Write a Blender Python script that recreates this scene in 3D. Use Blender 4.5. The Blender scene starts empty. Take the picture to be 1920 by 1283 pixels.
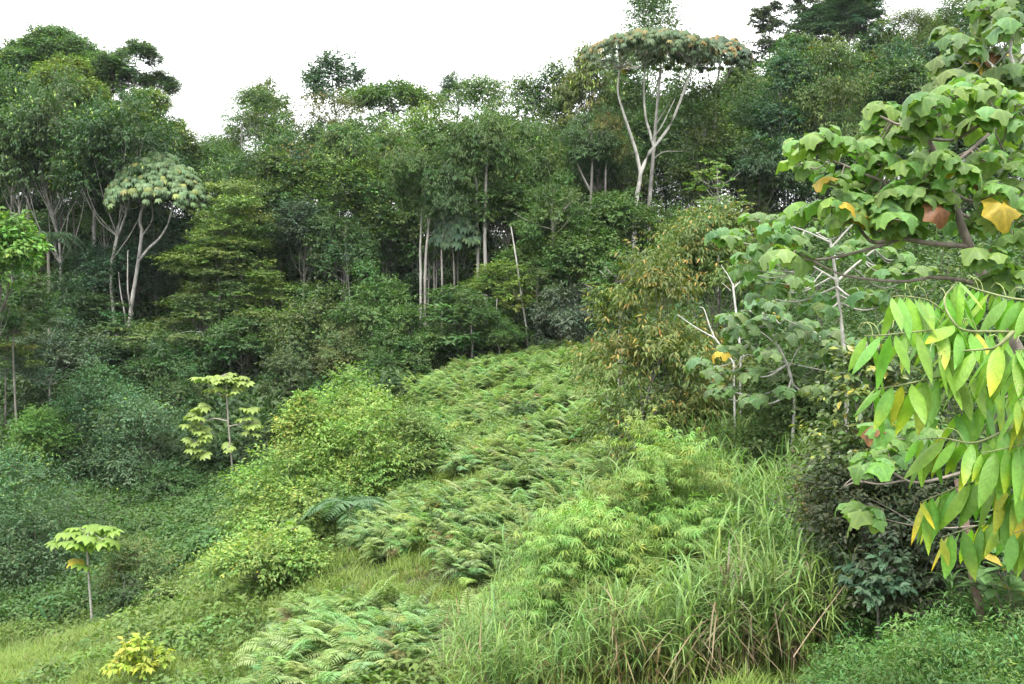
import bpy, math
import numpy as np

# ------------------------------------------------------------------ camera, sky, sun, exposure
sc = bpy.context.scene
COL = sc.collection
R = math.radians
FPX = 35.0 / 36.0 * 1920.0            # focal length in photo pixels
PITCH = R(2.0)
cam_d = bpy.data.cameras.new('camera')
cam_d.lens = 35.0; cam_d.sensor_width = 36.0; cam_d.clip_start = 0.1; cam_d.clip_end = 4000.0
cam = bpy.data.objects.new('camera', cam_d); COL.objects.link(cam)
cam.location = (0, 0, 0); cam.rotation_euler = (R(90) - PITCH, 0, 0)
sc.camera = cam

SUN_EL, SUN_AZ = R(62), R(205)        # azimuth the light comes from, clockwise from +Y
w = bpy.data.worlds.new('World'); sc.world = w; w.use_nodes = True
nt = w.node_tree; nt.nodes.clear()
wo = nt.nodes.new('ShaderNodeOutputWorld'); bg = nt.nodes.new('ShaderNodeBackground')
sky = nt.nodes.new('ShaderNodeTexSky'); sky.sky_type = 'NISHITA'; sky.sun_disc = False
sky.sun_elevation = SUN_EL; sky.sun_rotation = SUN_AZ; sky.air_density = 1.0; sky.dust_density = 4.0
hs = nt.nodes.new('ShaderNodeHueSaturation'); hs.inputs['Saturation'].default_value = 0.25
mixw = nt.nodes.new('ShaderNodeMix'); mixw.data_type = 'RGBA'; mixw.inputs[0].default_value = 0.8
mixw.inputs[7].default_value = (9.9, 10.0, 10.0, 1)       # closed bright cloud deck over the clear sky
nt.links.new(sky.outputs[0], hs.inputs['Color']); nt.links.new(hs.outputs[0], mixw.inputs[6])
nt.links.new(mixw.outputs[2], bg.inputs['Color']); bg.inputs['Strength'].default_value = 0.1
nt.links.new(bg.outputs[0], wo.inputs['Surface'])

sun_d = bpy.data.lights.new('sun', 'SUN'); sun_d.energy = 1.5; sun_d.angle = R(18); sun_d.color = (1.0, 0.97, 0.92)
sun = bpy.data.objects.new('sun', sun_d); COL.objects.link(sun)
sun.rotation_euler = (R(90) - SUN_EL, 0, -SUN_AZ + R(180)); sun.location = (0, 0, 80)

sc.view_settings.view_transform = 'Standard'; sc.view_settings.look = 'None'
sc.view_settings.gamma = 1.0; sc.view_settings.use_curve_mapping = False
sc.view_settings.exposure = 1.95
sc.render.engine = 'CYCLES'
cy = sc.cycles
cy.max_bounces = 4; cy.diffuse_bounces = 2; cy.glossy_bounces = 2; cy.transmission_bounces = 3
cy.transparent_max_bounces = 4; cy.use_adaptive_sampling = True; cy.adaptive_threshold = 0.02; cy.use_denoising = True; cy.caustics_reflective = False; cy.caustics_refractive = False

# ------------------------------------------------------------------ helpers
def at(px, py, Y):
    """world point that stands Y metres ahead of the camera on the sight line of a photo pixel"""
    u = (px - 960.0) / FPX; v = (641.5 - py) / FPX
    d = np.array([u, math.cos(PITCH) + v * math.sin(PITCH), -math.sin(PITCH) + v * math.cos(PITCH)])
    return d * (Y / d[1])

def nrm(a):
    return a / np.maximum(np.linalg.norm(a, axis=-1, keepdims=True), 1e-9)

def tag(o, label, cat, group=None, kind=None):
    if label: o['label'] = label
    if cat: o['category'] = cat
    if group: o['group'] = group
    if kind: o['kind'] = kind
    return o

def make_mesh(name, V, T, mat, colr=None, smooth=False):
    """V (n,3), T (m,3) triangles, colr (n,3) leaf or bark colour"""
    V = np.ascontiguousarray(V, dtype=np.float32); T = np.ascontiguousarray(T, dtype=np.int32)
    me = bpy.data.meshes.new(name)
    me.vertices.add(len(V)); me.vertices.foreach_set('co', V.ravel())
    me.loops.add(T.size); me.loops.foreach_set('vertex_index', T.ravel())
    me.polygons.add(len(T)); me.polygons.foreach_set('loop_start', np.arange(0, T.size, 3, dtype=np.int32))
    if smooth: me.polygons.foreach_set('use_smooth', np.ones(len(T), dtype=bool))
    me.update(calc_edges=True)
    a = me.attributes.new('col', 'FLOAT_COLOR', 'POINT')
    c = np.ones((len(V), 4), dtype=np.float32)
    if colr is not None: c[:, :colr.shape[1]] = colr
    a.data.foreach_set('color', c.ravel())
    me.materials.append(mat)
    return me

def link(name, data, parent=None, loc=None, color=None):
    o = bpy.data.objects.new(name, data); COL.objects.link(o)
    if parent is not None: o.parent = parent
    if loc is not None: o.location = loc
    if color is not None: o.color = (color[0], color[1], color[2], 1)
    return o

def empty(name, loc):
    o = bpy.data.objects.new(name, None); COL.objects.link(o); o.location = loc; o.empty_display_size = 0.3
    return o

def tubes(paths, sides=5):
    """paths: list of (points (k,3), radii (k,)); returns one V,T"""
    Vs, Ts, off = [], [], 0
    ang = np.arange(sides) * 2 * math.pi / sides
    for P, r in paths:
        P = np.asarray(P, float); r = np.asarray(r, float); k = len(P)
        tg = nrm(np.gradient(P, axis=0))
        ref = np.where(np.abs(tg[:, 2:3]) > 0.9, np.array([[1.0, 0, 0]]), np.array([[0, 0, 1.0]]))
        a = nrm(np.cross(tg, ref)); b = np.cross(tg, a)
        ring = P[:, None] + r[:, None, None] * (np.cos(ang)[None, :, None] * a[:, None] + np.sin(ang)[None, :, None] * b[:, None])
        Vs.append(ring.reshape(-1, 3))
        i = np.arange(k - 1)[:, None] * sides; j = np.arange(sides)[None]; j2 = (j + 1) % sides
        q0, q1, q2, q3 = i + j, i + j2, i + sides + j2, i + sides + j
        Ts.append(np.concatenate([np.stack([q0, q1, q2], -1).reshape(-1, 3), np.stack([q0, q2, q3], -1).reshape(-1, 3)]) + off)
        off += k * sides
    return np.concatenate(Vs), np.concatenate(Ts)

def curve(pts, n=14, jit=0.0, rng=None):
    """Catmull-Rom through points"""
    P = np.asarray(pts, float)
    if len(P) == 2: P = np.stack([P[0], (P[0] + P[1]) / 2, P[1]])
    P2 = np.concatenate([[2 * P[0] - P[1]], P, [2 * P[-1] - P[-2]]])
    out = []
    for t in np.linspace(0, len(P) - 1, n):
        i = min(int(t), len(P) - 2); s = t - i
        p0, p1, p2, p3 = P2[i:i + 4]
        out.append(0.5 * (2 * p1 + (p2 - p0) * s + (2 * p0 - 5 * p1 + 4 * p2 - p3) * s * s + (3 * p1 - p0 - 3 * p2 + p3) * s ** 3))
    out = np.array(out)
    if jit and rng is not None: out[1:-1] += rng.normal(0, jit, (n - 2, 3))
    return out

def scatter(P, F, N, S, tmpl):
    """lay a leaf template (verts, tris) at points P along F with face normal N"""
    tv, tt = tmpl
    F = nrm(F); Rr = nrm(np.cross(F, N)); N2 = np.cross(Rr, F)
    S = np.asarray(S)[:, None, None]
    V = P[:, None] + S * (tv[None, :, 0:1] * Rr[:, None] + tv[None, :, 1:2] * F[:, None] + tv[None, :, 2:3] * N2[:, None])
    n = len(P)
    T = tt[None] + (np.arange(n) * len(tv))[:, None, None]
    return V.reshape(-1, 3), T.reshape(-1, 3)

def t_leaf(asp, curl=0.12, fold=0.06):                      # two faces folded on the midrib
    return (np.array([[0, 0, 0], [-asp / 2, .45, fold], [0, 1, -curl], [asp / 2, .45, fold]], float),
            np.array([[0, 2, 1], [0, 3, 2]]))
def t_leaf6(asp, curl=0.2, fold=0.06):                      # longer leaf that bends
    a = asp / 2
    return (np.array([[0, 0, 0], [-a, .35, fold], [0, .42, 0], [a, .35, fold], [-a * .7, .68, fold - curl * .35], [a * .7, .68, fold - curl * .35], [0, 1, -curl]], float),
            np.array([[0, 2, 1], [0, 3, 2], [1, 2, 4], [2, 3, 5], [2, 6, 4], [2, 5, 6]]))

def leaf_cols(rng, n, base, var=0.2, hue=0.12):
    b = np.asarray(base, float)[None]
    c = b * (1 + var * rng.normal(0, 1, (n, 1)).clip(-1.8, 1.8))
    c[:, 0] *= 1 + hue * rng.normal(0, 1, n); c[:, 2] *= 1 + hue * rng.normal(0, 1, n)
    return c.clip(0.004, 0.9)

# ------------------------------------------------------------------ materials
def new_mat(name):
    m = bpy.data.materials.new(name); m.use_nodes = True; m.node_tree.nodes.clear()
    return m, m.node_tree.nodes, m.node_tree.links

def leaf_mat(name, rough=0.5, spec=0.35, trans=0.3, tint_instancer=False, veins=False):
    m, N, L = new_mat(name)
    out = N.new('ShaderNodeOutputMaterial'); pr = N.new('ShaderNodeBsdfPrincipled'); tr = N.new('ShaderNodeBsdfTranslucent')
    mx = N.new('ShaderNodeMixShader'); mx.inputs[0].default_value = trans
    at_ = N.new('ShaderNodeAttribute'); at_.attribute_name = 'col'
    mul = N.new('ShaderNodeMix'); mul.data_type = 'RGBA'; mul.blend_type = 'MULTIPLY'; mul.inputs[0].default_value = 1.0
    L.new(at_.outputs['Color'], mul.inputs[6])
    tp = N.new('ShaderNodeAttribute'); tp.attribute_type = 'OBJECT'; tp.attribute_name = 'tip'      # colour of fresh leaves, and how many
    lt = N.new('ShaderNodeMath'); lt.operation = 'LESS_THAN'; L.new(at_.outputs['Alpha'], lt.inputs[0]); L.new(tp.outputs['Alpha'], lt.inputs[1])
    if tint_instancer:
        ti = N.new('ShaderNodeAttribute'); ti.attribute_type = 'INSTANCER'; ti.attribute_name = 'tint'
        L.new(ti.outputs['Color'], mul.inputs[7])
    else:
        oi = N.new('ShaderNodeObjectInfo'); tx = N.new('ShaderNodeMix'); tx.data_type = 'RGBA'
        L.new(lt.outputs[0], tx.inputs[0]); L.new(oi.outputs['Color'], tx.inputs[6]); L.new(tp.outputs['Color'], tx.inputs[7]); L.new(tx.outputs[2], mul.inputs[7])
    colo = mul.outputs[2]
    if veins:                                               # large near leaves: mottling and impressed side veins
        tc = N.new('ShaderNodeTexCoord'); no = N.new('ShaderNodeTexNoise'); no.inputs['Scale'].default_value = 9.0
        no.inputs['Detail'].default_value = 3.0
        L.new(tc.outputs['Object'], no.inputs['Vector'])
        rp = N.new('ShaderNodeMapRange'); rp.inputs[1].default_value = .3; rp.inputs[2].default_value = .7
        rp.inputs[3].default_value = .82; rp.inputs[4].default_value = 1.15
        L.new(no.outputs['Fac'], rp.inputs[0])
        m2 = N.new('ShaderNodeMix'); m2.data_type = 'RGBA'; m2.blend_type = 'MULTIPLY'; m2.inputs[0].default_value = 1.0
        L.new(colo, m2.inputs[6]); L.new(rp.outputs[0], m2.inputs[7]); colo = m2.outputs[2]
        wi = N.new('ShaderNodeObjectInfo'); va = N.new('ShaderNodeVectorMath'); va.operation = 'ADD'
        rs = N.new('ShaderNodeMath'); rs.operation = 'MULTIPLY'; rs.inputs[1].default_value = 37.0; L.new(wi.outputs['Random'], rs.inputs[0])
        L.new(tc.outputs['Object'], va.inputs[0]); L.new(rs.outputs[0], va.inputs[1])
        n3 = N.new('ShaderNodeTexNoise'); n3.inputs['Scale'].default_value = 7.0; n3.inputs['Detail'].default_value = 5.0; n3.inputs['Roughness'].default_value = .7
        L.new(va.outputs[0], n3.inputs['Vector'])
        r3 = N.new('ShaderNodeMapRange'); r3.inputs[1].default_value = .63; r3.inputs[2].default_value = .70; r3.inputs[3].default_value = 0; r3.inputs[4].default_value = .75
        L.new(n3.outputs['Fac'], r3.inputs[0])
        m3 = N.new('ShaderNodeMix'); m3.data_type = 'RGBA'; m3.inputs[7].default_value = (.20, .13, .04, 1)          # brown blight spots
        L.new(r3.outputs[0], m3.inputs[0]); L.new(colo, m3.inputs[6]); colo = m3.outputs[2]
        sp = N.new('ShaderNodeSeparateXYZ'); L.new(tc.outputs['Object'], sp.inputs[0])
        ab = N.new('ShaderNodeMath'); ab.operation = 'ABSOLUTE'; L.new(sp.outputs[0], ab.inputs[0])
        sb = N.new('ShaderNodeMath'); sb.operation = 'MULTIPLY_ADD'; L.new(ab.outputs[0], sb.inputs[0])
        sb.inputs[1].default_value = -1.1; L.new(sp.outputs[1], sb.inputs[2])
        si = N.new('ShaderNodeMath'); si.operation = 'MULTIPLY'; si.inputs[1].default_value = 60.0; L.new(sb.outputs[0], si.inputs[0])
        sn = N.new('ShaderNodeMath'); sn.operation = 'SINE'; L.new(si.outputs[0], sn.inputs[0])
        bp = N.new('ShaderNodeBump'); bp.inputs['Strength'].default_value = 0.1; bp.inputs['Distance'].default_value = 0.004
        L.new(sn.outputs[0], bp.inputs['Height']); L.new(bp.outputs[0], pr.inputs['Normal'])
    ye = N.new('ShaderNodeMix'); ye.data_type = 'RGBA'; ye.blend_type = 'MULTIPLY'; ye.inputs[0].default_value = 1.0
    ye.inputs[7].default_value = (1.3, 1.5, 0.55, 1); L.new(colo, ye.inputs[6])
    L.new(colo, pr.inputs['Base Color']); L.new(ye.outputs[2], tr.inputs['Color'])
    pr.inputs['Roughness'].default_value = rough; pr.inputs['Specular IOR Level'].default_value = spec
    L.new(pr.outputs[0], mx.inputs[1]); L.new(tr.outputs[0], mx.inputs[2]); L.new(mx.outputs[0], out.inputs[0])
    return m

def bark_mat(name, scale=3.0, contrast=0.5):
    m, N, L = new_mat(name)
    out = N.new('ShaderNodeOutputMaterial'); pr = N.new('ShaderNodeBsdfPrincipled')
    at_ = N.new('ShaderNodeAttribute'); at_.attribute_name = 'col'; oi = N.new('ShaderNodeObjectInfo')
    mul = N.new('ShaderNodeMix'); mul.data_type = 'RGBA'; mul.blend_type = 'MULTIPLY'; mul.inputs[0].default_value = 1.0
    L.new(at_.outputs['Color'], mul.inputs[6]); L.new(oi.outputs['Color'], mul.inputs[7])
    tc = N.new('ShaderNodeTexCoord'); mp = N.new('ShaderNodeMapping'); mp.inputs['Scale'].default_value = (1, 1, 0.55)
    no = N.new('ShaderNodeTexNoise'); no.inputs['Scale'].default_value = scale; no.inputs['Detail'].default_value = 5.0
    L.new(tc.outputs['Object'], mp.inputs[0]); L.new(mp.outputs[0], no.inputs['Vector'])
    rp = N.new('ShaderNodeMapRange'); rp.inputs[1].default_value = .32; rp.inputs[2].default_value = .68
    rp.inputs[3].default_value = 1 - contrast; rp.inputs[4].default_value = 1 + contrast * .6
    L.new(no.outputs['Fac'], rp.inputs[0])
    m2 = N.new('ShaderNodeMix'); m2.data_type = 'RGBA'; m2.blend_type = 'MULTIPLY'; m2.inputs[0].default_value = 1.0
    L.new(mul.outputs[2], m2.inputs[6]); L.new(rp.outputs[0], m2.inputs[7])
    L.new(m2.outputs[2], pr.inputs['Base Color']); pr.inputs['Roughness'].default_value = .85
    bp = N.new('ShaderNodeBump'); bp.inputs['Strength'].default_value = .5; bp.inputs['Distance'].default_value = .03
    L.new(no.outputs['Fac'], bp.inputs['Height']); L.new(bp.outputs[0], pr.inputs['Normal'])
    L.new(pr.outputs[0], out.inputs[0])
    return m

M_LEAF = leaf_mat('leaf_foliage', .5, .3, .28)
M_GLOSS = leaf_mat('leaf_glossy', .36, .5, .22)
M_BIG = leaf_mat('leaf_large', .45, .26, .38, veins=True)
M_INST = leaf_mat('leaf_ground_cover', .55, .25, .3, tint_instancer=True)
M_BARK = bark_mat('bark', 2.5, .45)
M_TWIG = bark_mat('bark_twig', 14.0, .35)

def ground_mat():
    m, N, L = new_mat('leaf_litter_soil')
    out = N.new('ShaderNodeOutputMaterial'); pr = N.new('ShaderNodeBsdfPrincipled')
    tc = N.new('ShaderNodeTexCoord'); no = N.new('ShaderNodeTexNoise'); no.inputs['Scale'].default_value = .35; no.inputs['Detail'].default_value = 8
    n2 = N.new('ShaderNodeTexNoise'); n2.inputs['Scale'].default_value = 6; n2.inputs['Detail'].default_value = 6
    L.new(tc.outputs['Object'], no.inputs['Vector']); L.new(tc.outputs['Object'], n2.inputs['Vector'])
    cr = N.new('ShaderNodeValToRGB'); e = cr.color_ramp.elements
    e[0].position = .3; e[0].color = (.03, .035, .014, 1); e[1].position = .72; e[1].color = (.055, .07, .022, 1)
    ad = N.new('ShaderNodeMath'); ad.operation = 'MULTIPLY_ADD'; ad.inputs[1].default_value = .5
    L.new(n2.outputs['Fac'], ad.inputs[0]); hf = N.new('ShaderNodeMath'); hf.operation = 'MULTIPLY'; hf.inputs[1].default_value = .5
    L.new(no.outputs['Fac'], hf.inputs[0]); L.new(hf.outputs[0], ad.inputs[2])
    L.new(ad.outputs[0], cr.inputs[0]); L.new(cr.outputs[0], pr.inputs['Base Color']); pr.inputs['Roughness'].default_value = .95
    bp = N.new('ShaderNodeBump'); bp.inputs['Strength'].default_value = .8; bp.inputs['Distance'].default_value = .12
    L.new(n2.outputs['Fac'], bp.inputs['Height']); L.new(bp.outputs[0], pr.inputs['Normal'])
    L.new(pr.outputs[0], out.inputs[0])
    return m

# ------------------------------------------------------------------ terrain
CP = [at(*p) for p in [
    (0, 1283, 28), (175, 1200, 39), (0, 1100, 48), (420, 1283, 23.5), (640, 1200, 25), (440, 918, 58), (240, 705, 82),
    (640, 1010, 36), (700, 1000, 33), (860, 832, 45), (760, 742, 62), (850, 705, 66), (1000, 672, 70), (1150, 645, 72),
    (1150, 850, 40), (1500, 1262, 18), (1200, 1283, 18), (900, 1283, 19.5), (1700, 1205, 15), (1560, 1160, 19.5),
    (1900, 1165, 14.5), (850, 1010, 29), (1000, 900, 35)]]
CP += [np.array(p, float) for p in [
    (9.5, 32, -6), (5, 33, -6.2), (3, 22, -6.6), (8, 22, -6.3), (10, 45, -4.2), (20, 45, -3.0), (18, 30, -4.6), (25, 25, -3.5),
    (-28, 60, -10.5), (-45, 60, -9.5), (-20, 66, -9.2), (-60, 45, -11), (-30, 30, -12.5), (-50, 85, -3), (-60, 110, 12), (-30, 110, 8), (-45, 98, 5), (-12, 78, -4.4),
    (0, 92, 1.5), (0, 112, 7), (-18, 110, 6), (16, 80, 0.5), (30, 95, 7), (25, 115, 9), (50, 80, 7), (62, 112, 12), (32, 62, 0), (45, 50, 1.5),
    (0, 150, -1), (-60, 160, 0), (60, 160, 6), (0, 4, -6.0), (-15, 10, -9.0), (14, 4, -4.6), (0, -15, -5), (-40, 5, -10), (40, 5, -3),
    (-120, 60, -4), (120, 60, 9), (-120, 160, 0), (120, 160, 6), (0, 400, -14), (400, 300, -10), (-400, 300, -14), (-400, -50, -12), (400, -50, -8), (0, -400, -12)]]
CP = np.array(CP)
_A = np.linalg.norm(CP[:, None, :2] - CP[None, :, :2], axis=-1); _n = len(CP)
_M = np.zeros((_n + 3, _n + 3)); _M[:_n, :_n] = _A - np.eye(_n) * 1.5
_M[:_n, _n] = 1; _M[:_n, _n + 1:] = CP[:, :2]; _M[_n, :_n] = 1; _M[_n + 1:, :_n] = CP[:, :2].T
_W = np.linalg.solve(_M, np.concatenate([CP[:, 2], [0, 0, 0]]))
def bumps(x, y):
    return (.16 * np.sin(x * .9 + 1.3 * np.sin(y * .43)) * np.cos(y * .71 + 1.1) + .1 * np.sin(x * 2.1 + y * 1.3) * np.sin(y * 1.9 - x * .6)
            + .07 * np.sin(x * 3.7 - y * 2.9 + 2.0))
def gz(x, y):
    x = np.asarray(x, float); y = np.asarray(y, float)
    d = np.sqrt((x[..., None] - CP[:, 0]) ** 2 + (y[..., None] - CP[:, 1]) ** 2)
    return d @ _W[:_n] + _W[_n] + _W[_n + 1] * x + _W[_n + 2] * y + bumps(x, y)

def terrain():
    far = np.array([150, 190, 250, 350, 520, 800, 1300])
    xs = np.concatenate([-far[::-1], np.arange(-115, 116, 1.25), far])
    ys = np.concatenate([-far[::-1] + 100, np.arange(-20, 135, 1.1), 20 + far])
    ys = np.sort(ys)
    X, Y = np.meshgrid(xs, ys); Z = gz(X, Y)
    dist = np.sqrt(X ** 2 + (Y - 60) ** 2)
    Z = np.where(dist > 300, -14 - (dist - 300) * .01, Z)
    V = np.stack([X, Y, Z], -1).reshape(-1, 3); nx = len(xs)
    i, j = np.meshgrid(np.arange(len(ys) - 1), np.arange(nx - 1), indexing='ij')
    a = i * nx + j
    T = np.concatenate([np.stack([a, a + 1, a + nx + 1], -1).reshape(-1, 3), np.stack([a, a + nx + 1, a + nx], -1).reshape(-1, 3)])
    o = link('ground', make_mesh('ground', V, T, ground_mat(), smooth=True)); o['kind'] = 'structure'
    return o
terrain()

# ------------------------------------------------------------------ trees
def crown_centres(rng, W, ch, style, K):
    """foliage clump centres in a crown whose box is W x W x ch, base at z=0; returns centres and clump radii factors"""
    if style == 'flat':
        a = rng.uniform(0, 2 * math.pi, K); r = np.sqrt(rng.uniform(0, 1, K)) * .5 * W * .9
        z = ch * (.82 - .38 * (2 * r / W) ** 2) + rng.normal(0, .06 * ch, K)
        return np.stack([r * np.cos(a), r * np.sin(a), z], -1)
    if style == 'tier':
        nl = 5; lv = rng.integers(0, nl, K); a = rng.uniform(0, 2 * math.pi, K)
        rad = .5 * W * np.array([.95, 1.0, .85, .68, .4])[lv] * (1 + .0 * lv); r = np.sqrt(rng.uniform(.12, 1, K)) * rad * .9
        ph = rng.uniform(0, 6.28, nl)[lv]; r = r * (1 + .35 * np.sin(a + ph)); z = ch * (.1 + .8 * lv / (nl - 1)) + rng.normal(0, .05 * ch, K) - .1 * r + .09 * ch * np.sin(a * 1.0 + 2 * ph)
        return np.stack([r * np.cos(a), r * np.sin(a), z], -1)
    if style == 'column':
        z = rng.uniform(.04, .97, K); a = rng.uniform(0, 2 * math.pi, K)
        prof = np.sin(np.clip(z, 0.02, 1) ** .8 * math.pi) ** .55
        r = np.sqrt(rng.uniform(.1, 1, K)) * .5 * W * prof * .88
        return np.stack([r * np.cos(a), r * np.sin(a), z * ch], -1)
    d = nrm(rng.normal(0, 1, (K, 3)))
    if style == 'dome': d[:, 2] = np.abs(d[:, 2]) * 1.0 - .3 * rng.uniform(0, 1, K)
    else: d[:, 2] = np.where(d[:, 2] < -.35, -d[:, 2], d[:, 2])
    d = nrm(d)
    lob = nrm(rng.normal(0, 1, (7, 3))); amp = rng.uniform(-.42, .36, 7)
    lump = 1 + (np.maximum(d @ lob.T, 0) ** 3 * amp).sum(1)
    r = (.42 + .66 * rng.uniform(0, 1, K) ** .7) * lump * .84
    c = d * r[:, None]
    c[:, :2] *= W / 2
    if style == 'dome': c[:, 2] = (c[:, 2] + .1) * ch * .9 + .06 * ch
    else: c[:, 2] = ch * .5 + c[:, 2] * ch / 2
    return c

def palmate(nl=9, spread=300, w_=.2, droop=.3, seed=0):
    rng = np.random.default_rng(seed); V = []; T = []
    for a in np.radians(np.linspace(-spread / 2, spread / 2, nl)):
        L = .5 * (1 - .25 * abs(a) / math.pi) * rng.uniform(.9, 1.08); d = np.array([math.sin(a), math.cos(a), 0]); sd = np.array([d[1], -d[0], 0]); i = len(V)
        dr = droop * rng.uniform(.8, 1.3)
        V += [(0, 0, 0), tuple(d * L * .6 - sd * w_ * .5 * L * 1.3 + [0, 0, -.12 * dr]), tuple(d * L * .58 + [0, 0, .015 - .05 * dr]), tuple(d * L * .6 + sd * w_ * .5 * L * 1.3 + [0, 0, -.12 * dr]), tuple(d * L + [0, 0, -.55 * dr])]
        T += [(i, i + 2, i + 1), (i, i + 3, i + 2), (i + 1, i + 2, i + 4), (i + 2, i + 3, i + 4)]
    return np.array(V, float), np.array(T)

KINDS = {  # leaf length as a share of distance is floored; asp; droop; clump radius share; clump flatness; cover; clumps
    'gen':     dict(ll=.22, asp=.46, droop=.35, cf=.145, fl=.60, cover=3.2, K=56),
    'lance':   dict(ll=.30, asp=.27, droop=.85, cf=.14, fl=.58, cover=3.0, K=50),
    'fine':    dict(ll=.19, asp=.42, droop=.25, cf=.14, fl=.60, cover=3.4, K=64),
    'feather': dict(ll=.42, asp=.26, droop=.22, cf=.14, fl=.42, cover=2.6, K=60),
    'broad':   dict(ll=.36, asp=.55, droop=.50, cf=.17, fl=.60, cover=3.0, K=40),
    'airy':    dict(ll=.24, asp=.50, droop=.40, cf=.12, fl=.80, cover=1.7, K=60),
    'layer':   dict(ll=.26, asp=.48, droop=.30, cf=.17, fl=.26, cover=2.6, K=44),
    'bush':    dict(ll=.125, asp=.46, droop=.40, cf=.20, fl=.66, cover=3.4, K=52),
}
def crown(W, ch, style, kind, seed, Y, dense=1.0, cap=9000, lscale=1.0, K=None, tm=None, up=.55, front=True):
    """foliage of one crown, base at z=0: clump centres, V, T, colour factors (alpha marks shoot ends)"""
    rng = np.random.default_rng(seed); k = KINDS[kind]
    K = K or k['K']
    C = crown_centres(rng, W, ch, style, K); C[:, 2] = np.minimum(C[:, 2], .98 * ch)
    rc = W * k['cf'] * rng.uniform(.55, 1.55, K)
    if style == 'column': rc *= 1.35
    rc = np.minimum(rc, ch * .42)
    ll = max(k['ll'], Y * .0026) * lscale
    n = 2.0 * k['cover'] * dense * W * ch / (ll * ll * k['asp'] * .5)
    if n > cap: ll *= min(math.sqrt(n / cap), 1.25); n = cap
    per = 7; nt_ = max(int(n) // per, 20)
    wt = rc ** 2 * (np.where(C[:, 1] > .12 * W, .5, 1.0) if front else 1.0); ci = rng.choice(K, nt_, p=wt / wt.sum())
    d = nrm(rng.normal(0, 1, (nt_, 3)) + np.array([0, 0, up])); d[:, 2] *= k['fl']
    out = nrm(C[ci] - np.array([0, 0, ch * .25])); d += .35 * out * np.array([1, 1, .3])
    t = np.linspace(.42, 1.0, per)[None] + rng.uniform(-.06, .06, (nt_, per))
    P = C[ci][:, None] + d[:, None] * (rc[ci][:, None, None] * t[..., None]) * rng.uniform(.8, 1.25, (nt_, 1, 1))
    dd = nrm(d)
    side = nrm(np.cross(dd, np.array([0, 0, 1.0])) + 1e-4)
    sg = np.where(np.arange(per) % 2, 1, -1)[None, :, None]
    F = dd[:, None] * .6 + side[:, None] * sg * .75 + rng.normal(0, .3, (nt_, per, 3))
    F[:, -1] = dd + rng.normal(0, .2, (nt_, 3))
    F[..., 2] -= k['droop'] * rng.uniform(.5, 1.4, (nt_, per))
    Nn = np.array([0, 0, 1.0]) + .45 * dd[:, None] + rng.normal(0, .36, (nt_, per, 3))
    S = ll * rng.uniform(.6, 1.3, (nt_, per))
    P = P.reshape(-1, 3); m = len(P)
    tm = tm or (t_leaf6(k['asp']) if ll * FPX * .533 / Y > 9 else t_leaf(k['asp']))
    V, T = scatter(P, F.reshape(-1, 3), Nn.reshape(-1, 3), S.ravel(), tm)
    bcol = np.ones((K, 3)) * (1 + .15 * rng.normal(0, 1, (K, 1)))                  # each bough its own shade of green
    bcol[:, 0] *= 1 + .12 * rng.normal(0, 1, K)
    col = np.ones((m, 4)); col[:, :3] = leaf_cols(rng, m, (1, 1, 1), .17, .1) * 0 + (1 + .17 * rng.normal(0, 1, (m, 1)).clip(-2, 2)); col[:, 0] *= 1 + .1 * rng.normal(0, 1, m)
    col[:, :3] *= np.repeat(bcol[ci], per, 0); col = col.clip(.2, 2.2)
    young = np.tile(np.arange(per), nt_) >= per - 3
    col[:, 3] = np.where(young, np.minimum(rng.uniform(.001, 1, m) / np.clip(P[:, 2] / ch * 1.5, .15, 1), 1), 1)
    return C, V, T, np.repeat(col, len(tm[0]), 0)

def trunk(H, W, ch, C, seed, lean=(0, 0), tr=None, stems=1):
    """stems and limbs up to the clump centres C (already in tree space)"""
    rng = np.random.default_rng(seed + 5); K = len(C)
    tr = tr or (.022 + H * .0055)
    paths = []; top = H - ch * .3
    for s in range(stems):
        o = np.array([rng.normal(0, .12 * W) if s else 0, rng.normal(0, .12 * W) if s else 0, 0]) * .5
        dv = np.array([lean[0], lean[1], 0]); jj = lambda: rng.normal(0, .022 * H)
        q = [o + np.array([0, 0, -.5]), o + dv * .25 + np.array([jj(), jj(), H * .35]), o * 1.6 + dv * .7 + np.array([jj(), jj(), H * .65]), o * 2 + dv + np.array([jj(), jj(), top])]
        paths.append((curve(q, 12), tr * (1 - .72 * np.linspace(0, 1, 12)) * (1 if s == 0 else .75)))
    tp = [p for p, _ in paths]
    for i in rng.permutation(K)[:24 if K < 120 else 60]:
        st = tp[rng.integers(0, stems)]
        zt = max(C[i, 2] - (.25 + .35 * rng.uniform()) * ch, H - ch * 1.15, H * .15)
        j = min(int(np.argmin(np.abs(st[:, 2] - zt))), len(st) - 2)
        a = st[j]; b = C[i]
        mid = a * .45 + b * .55 + np.array([0, 0, -.06 * ch]) + rng.normal(0, .03 * W, 3)
        r0 = tr * .42 * (1 - .5 * j / 12)
        paths.append((curve([a, mid, b], 6), np.linspace(r0, max(r0 * .25, .01), 6)))
    return tubes(paths, 5)

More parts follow.
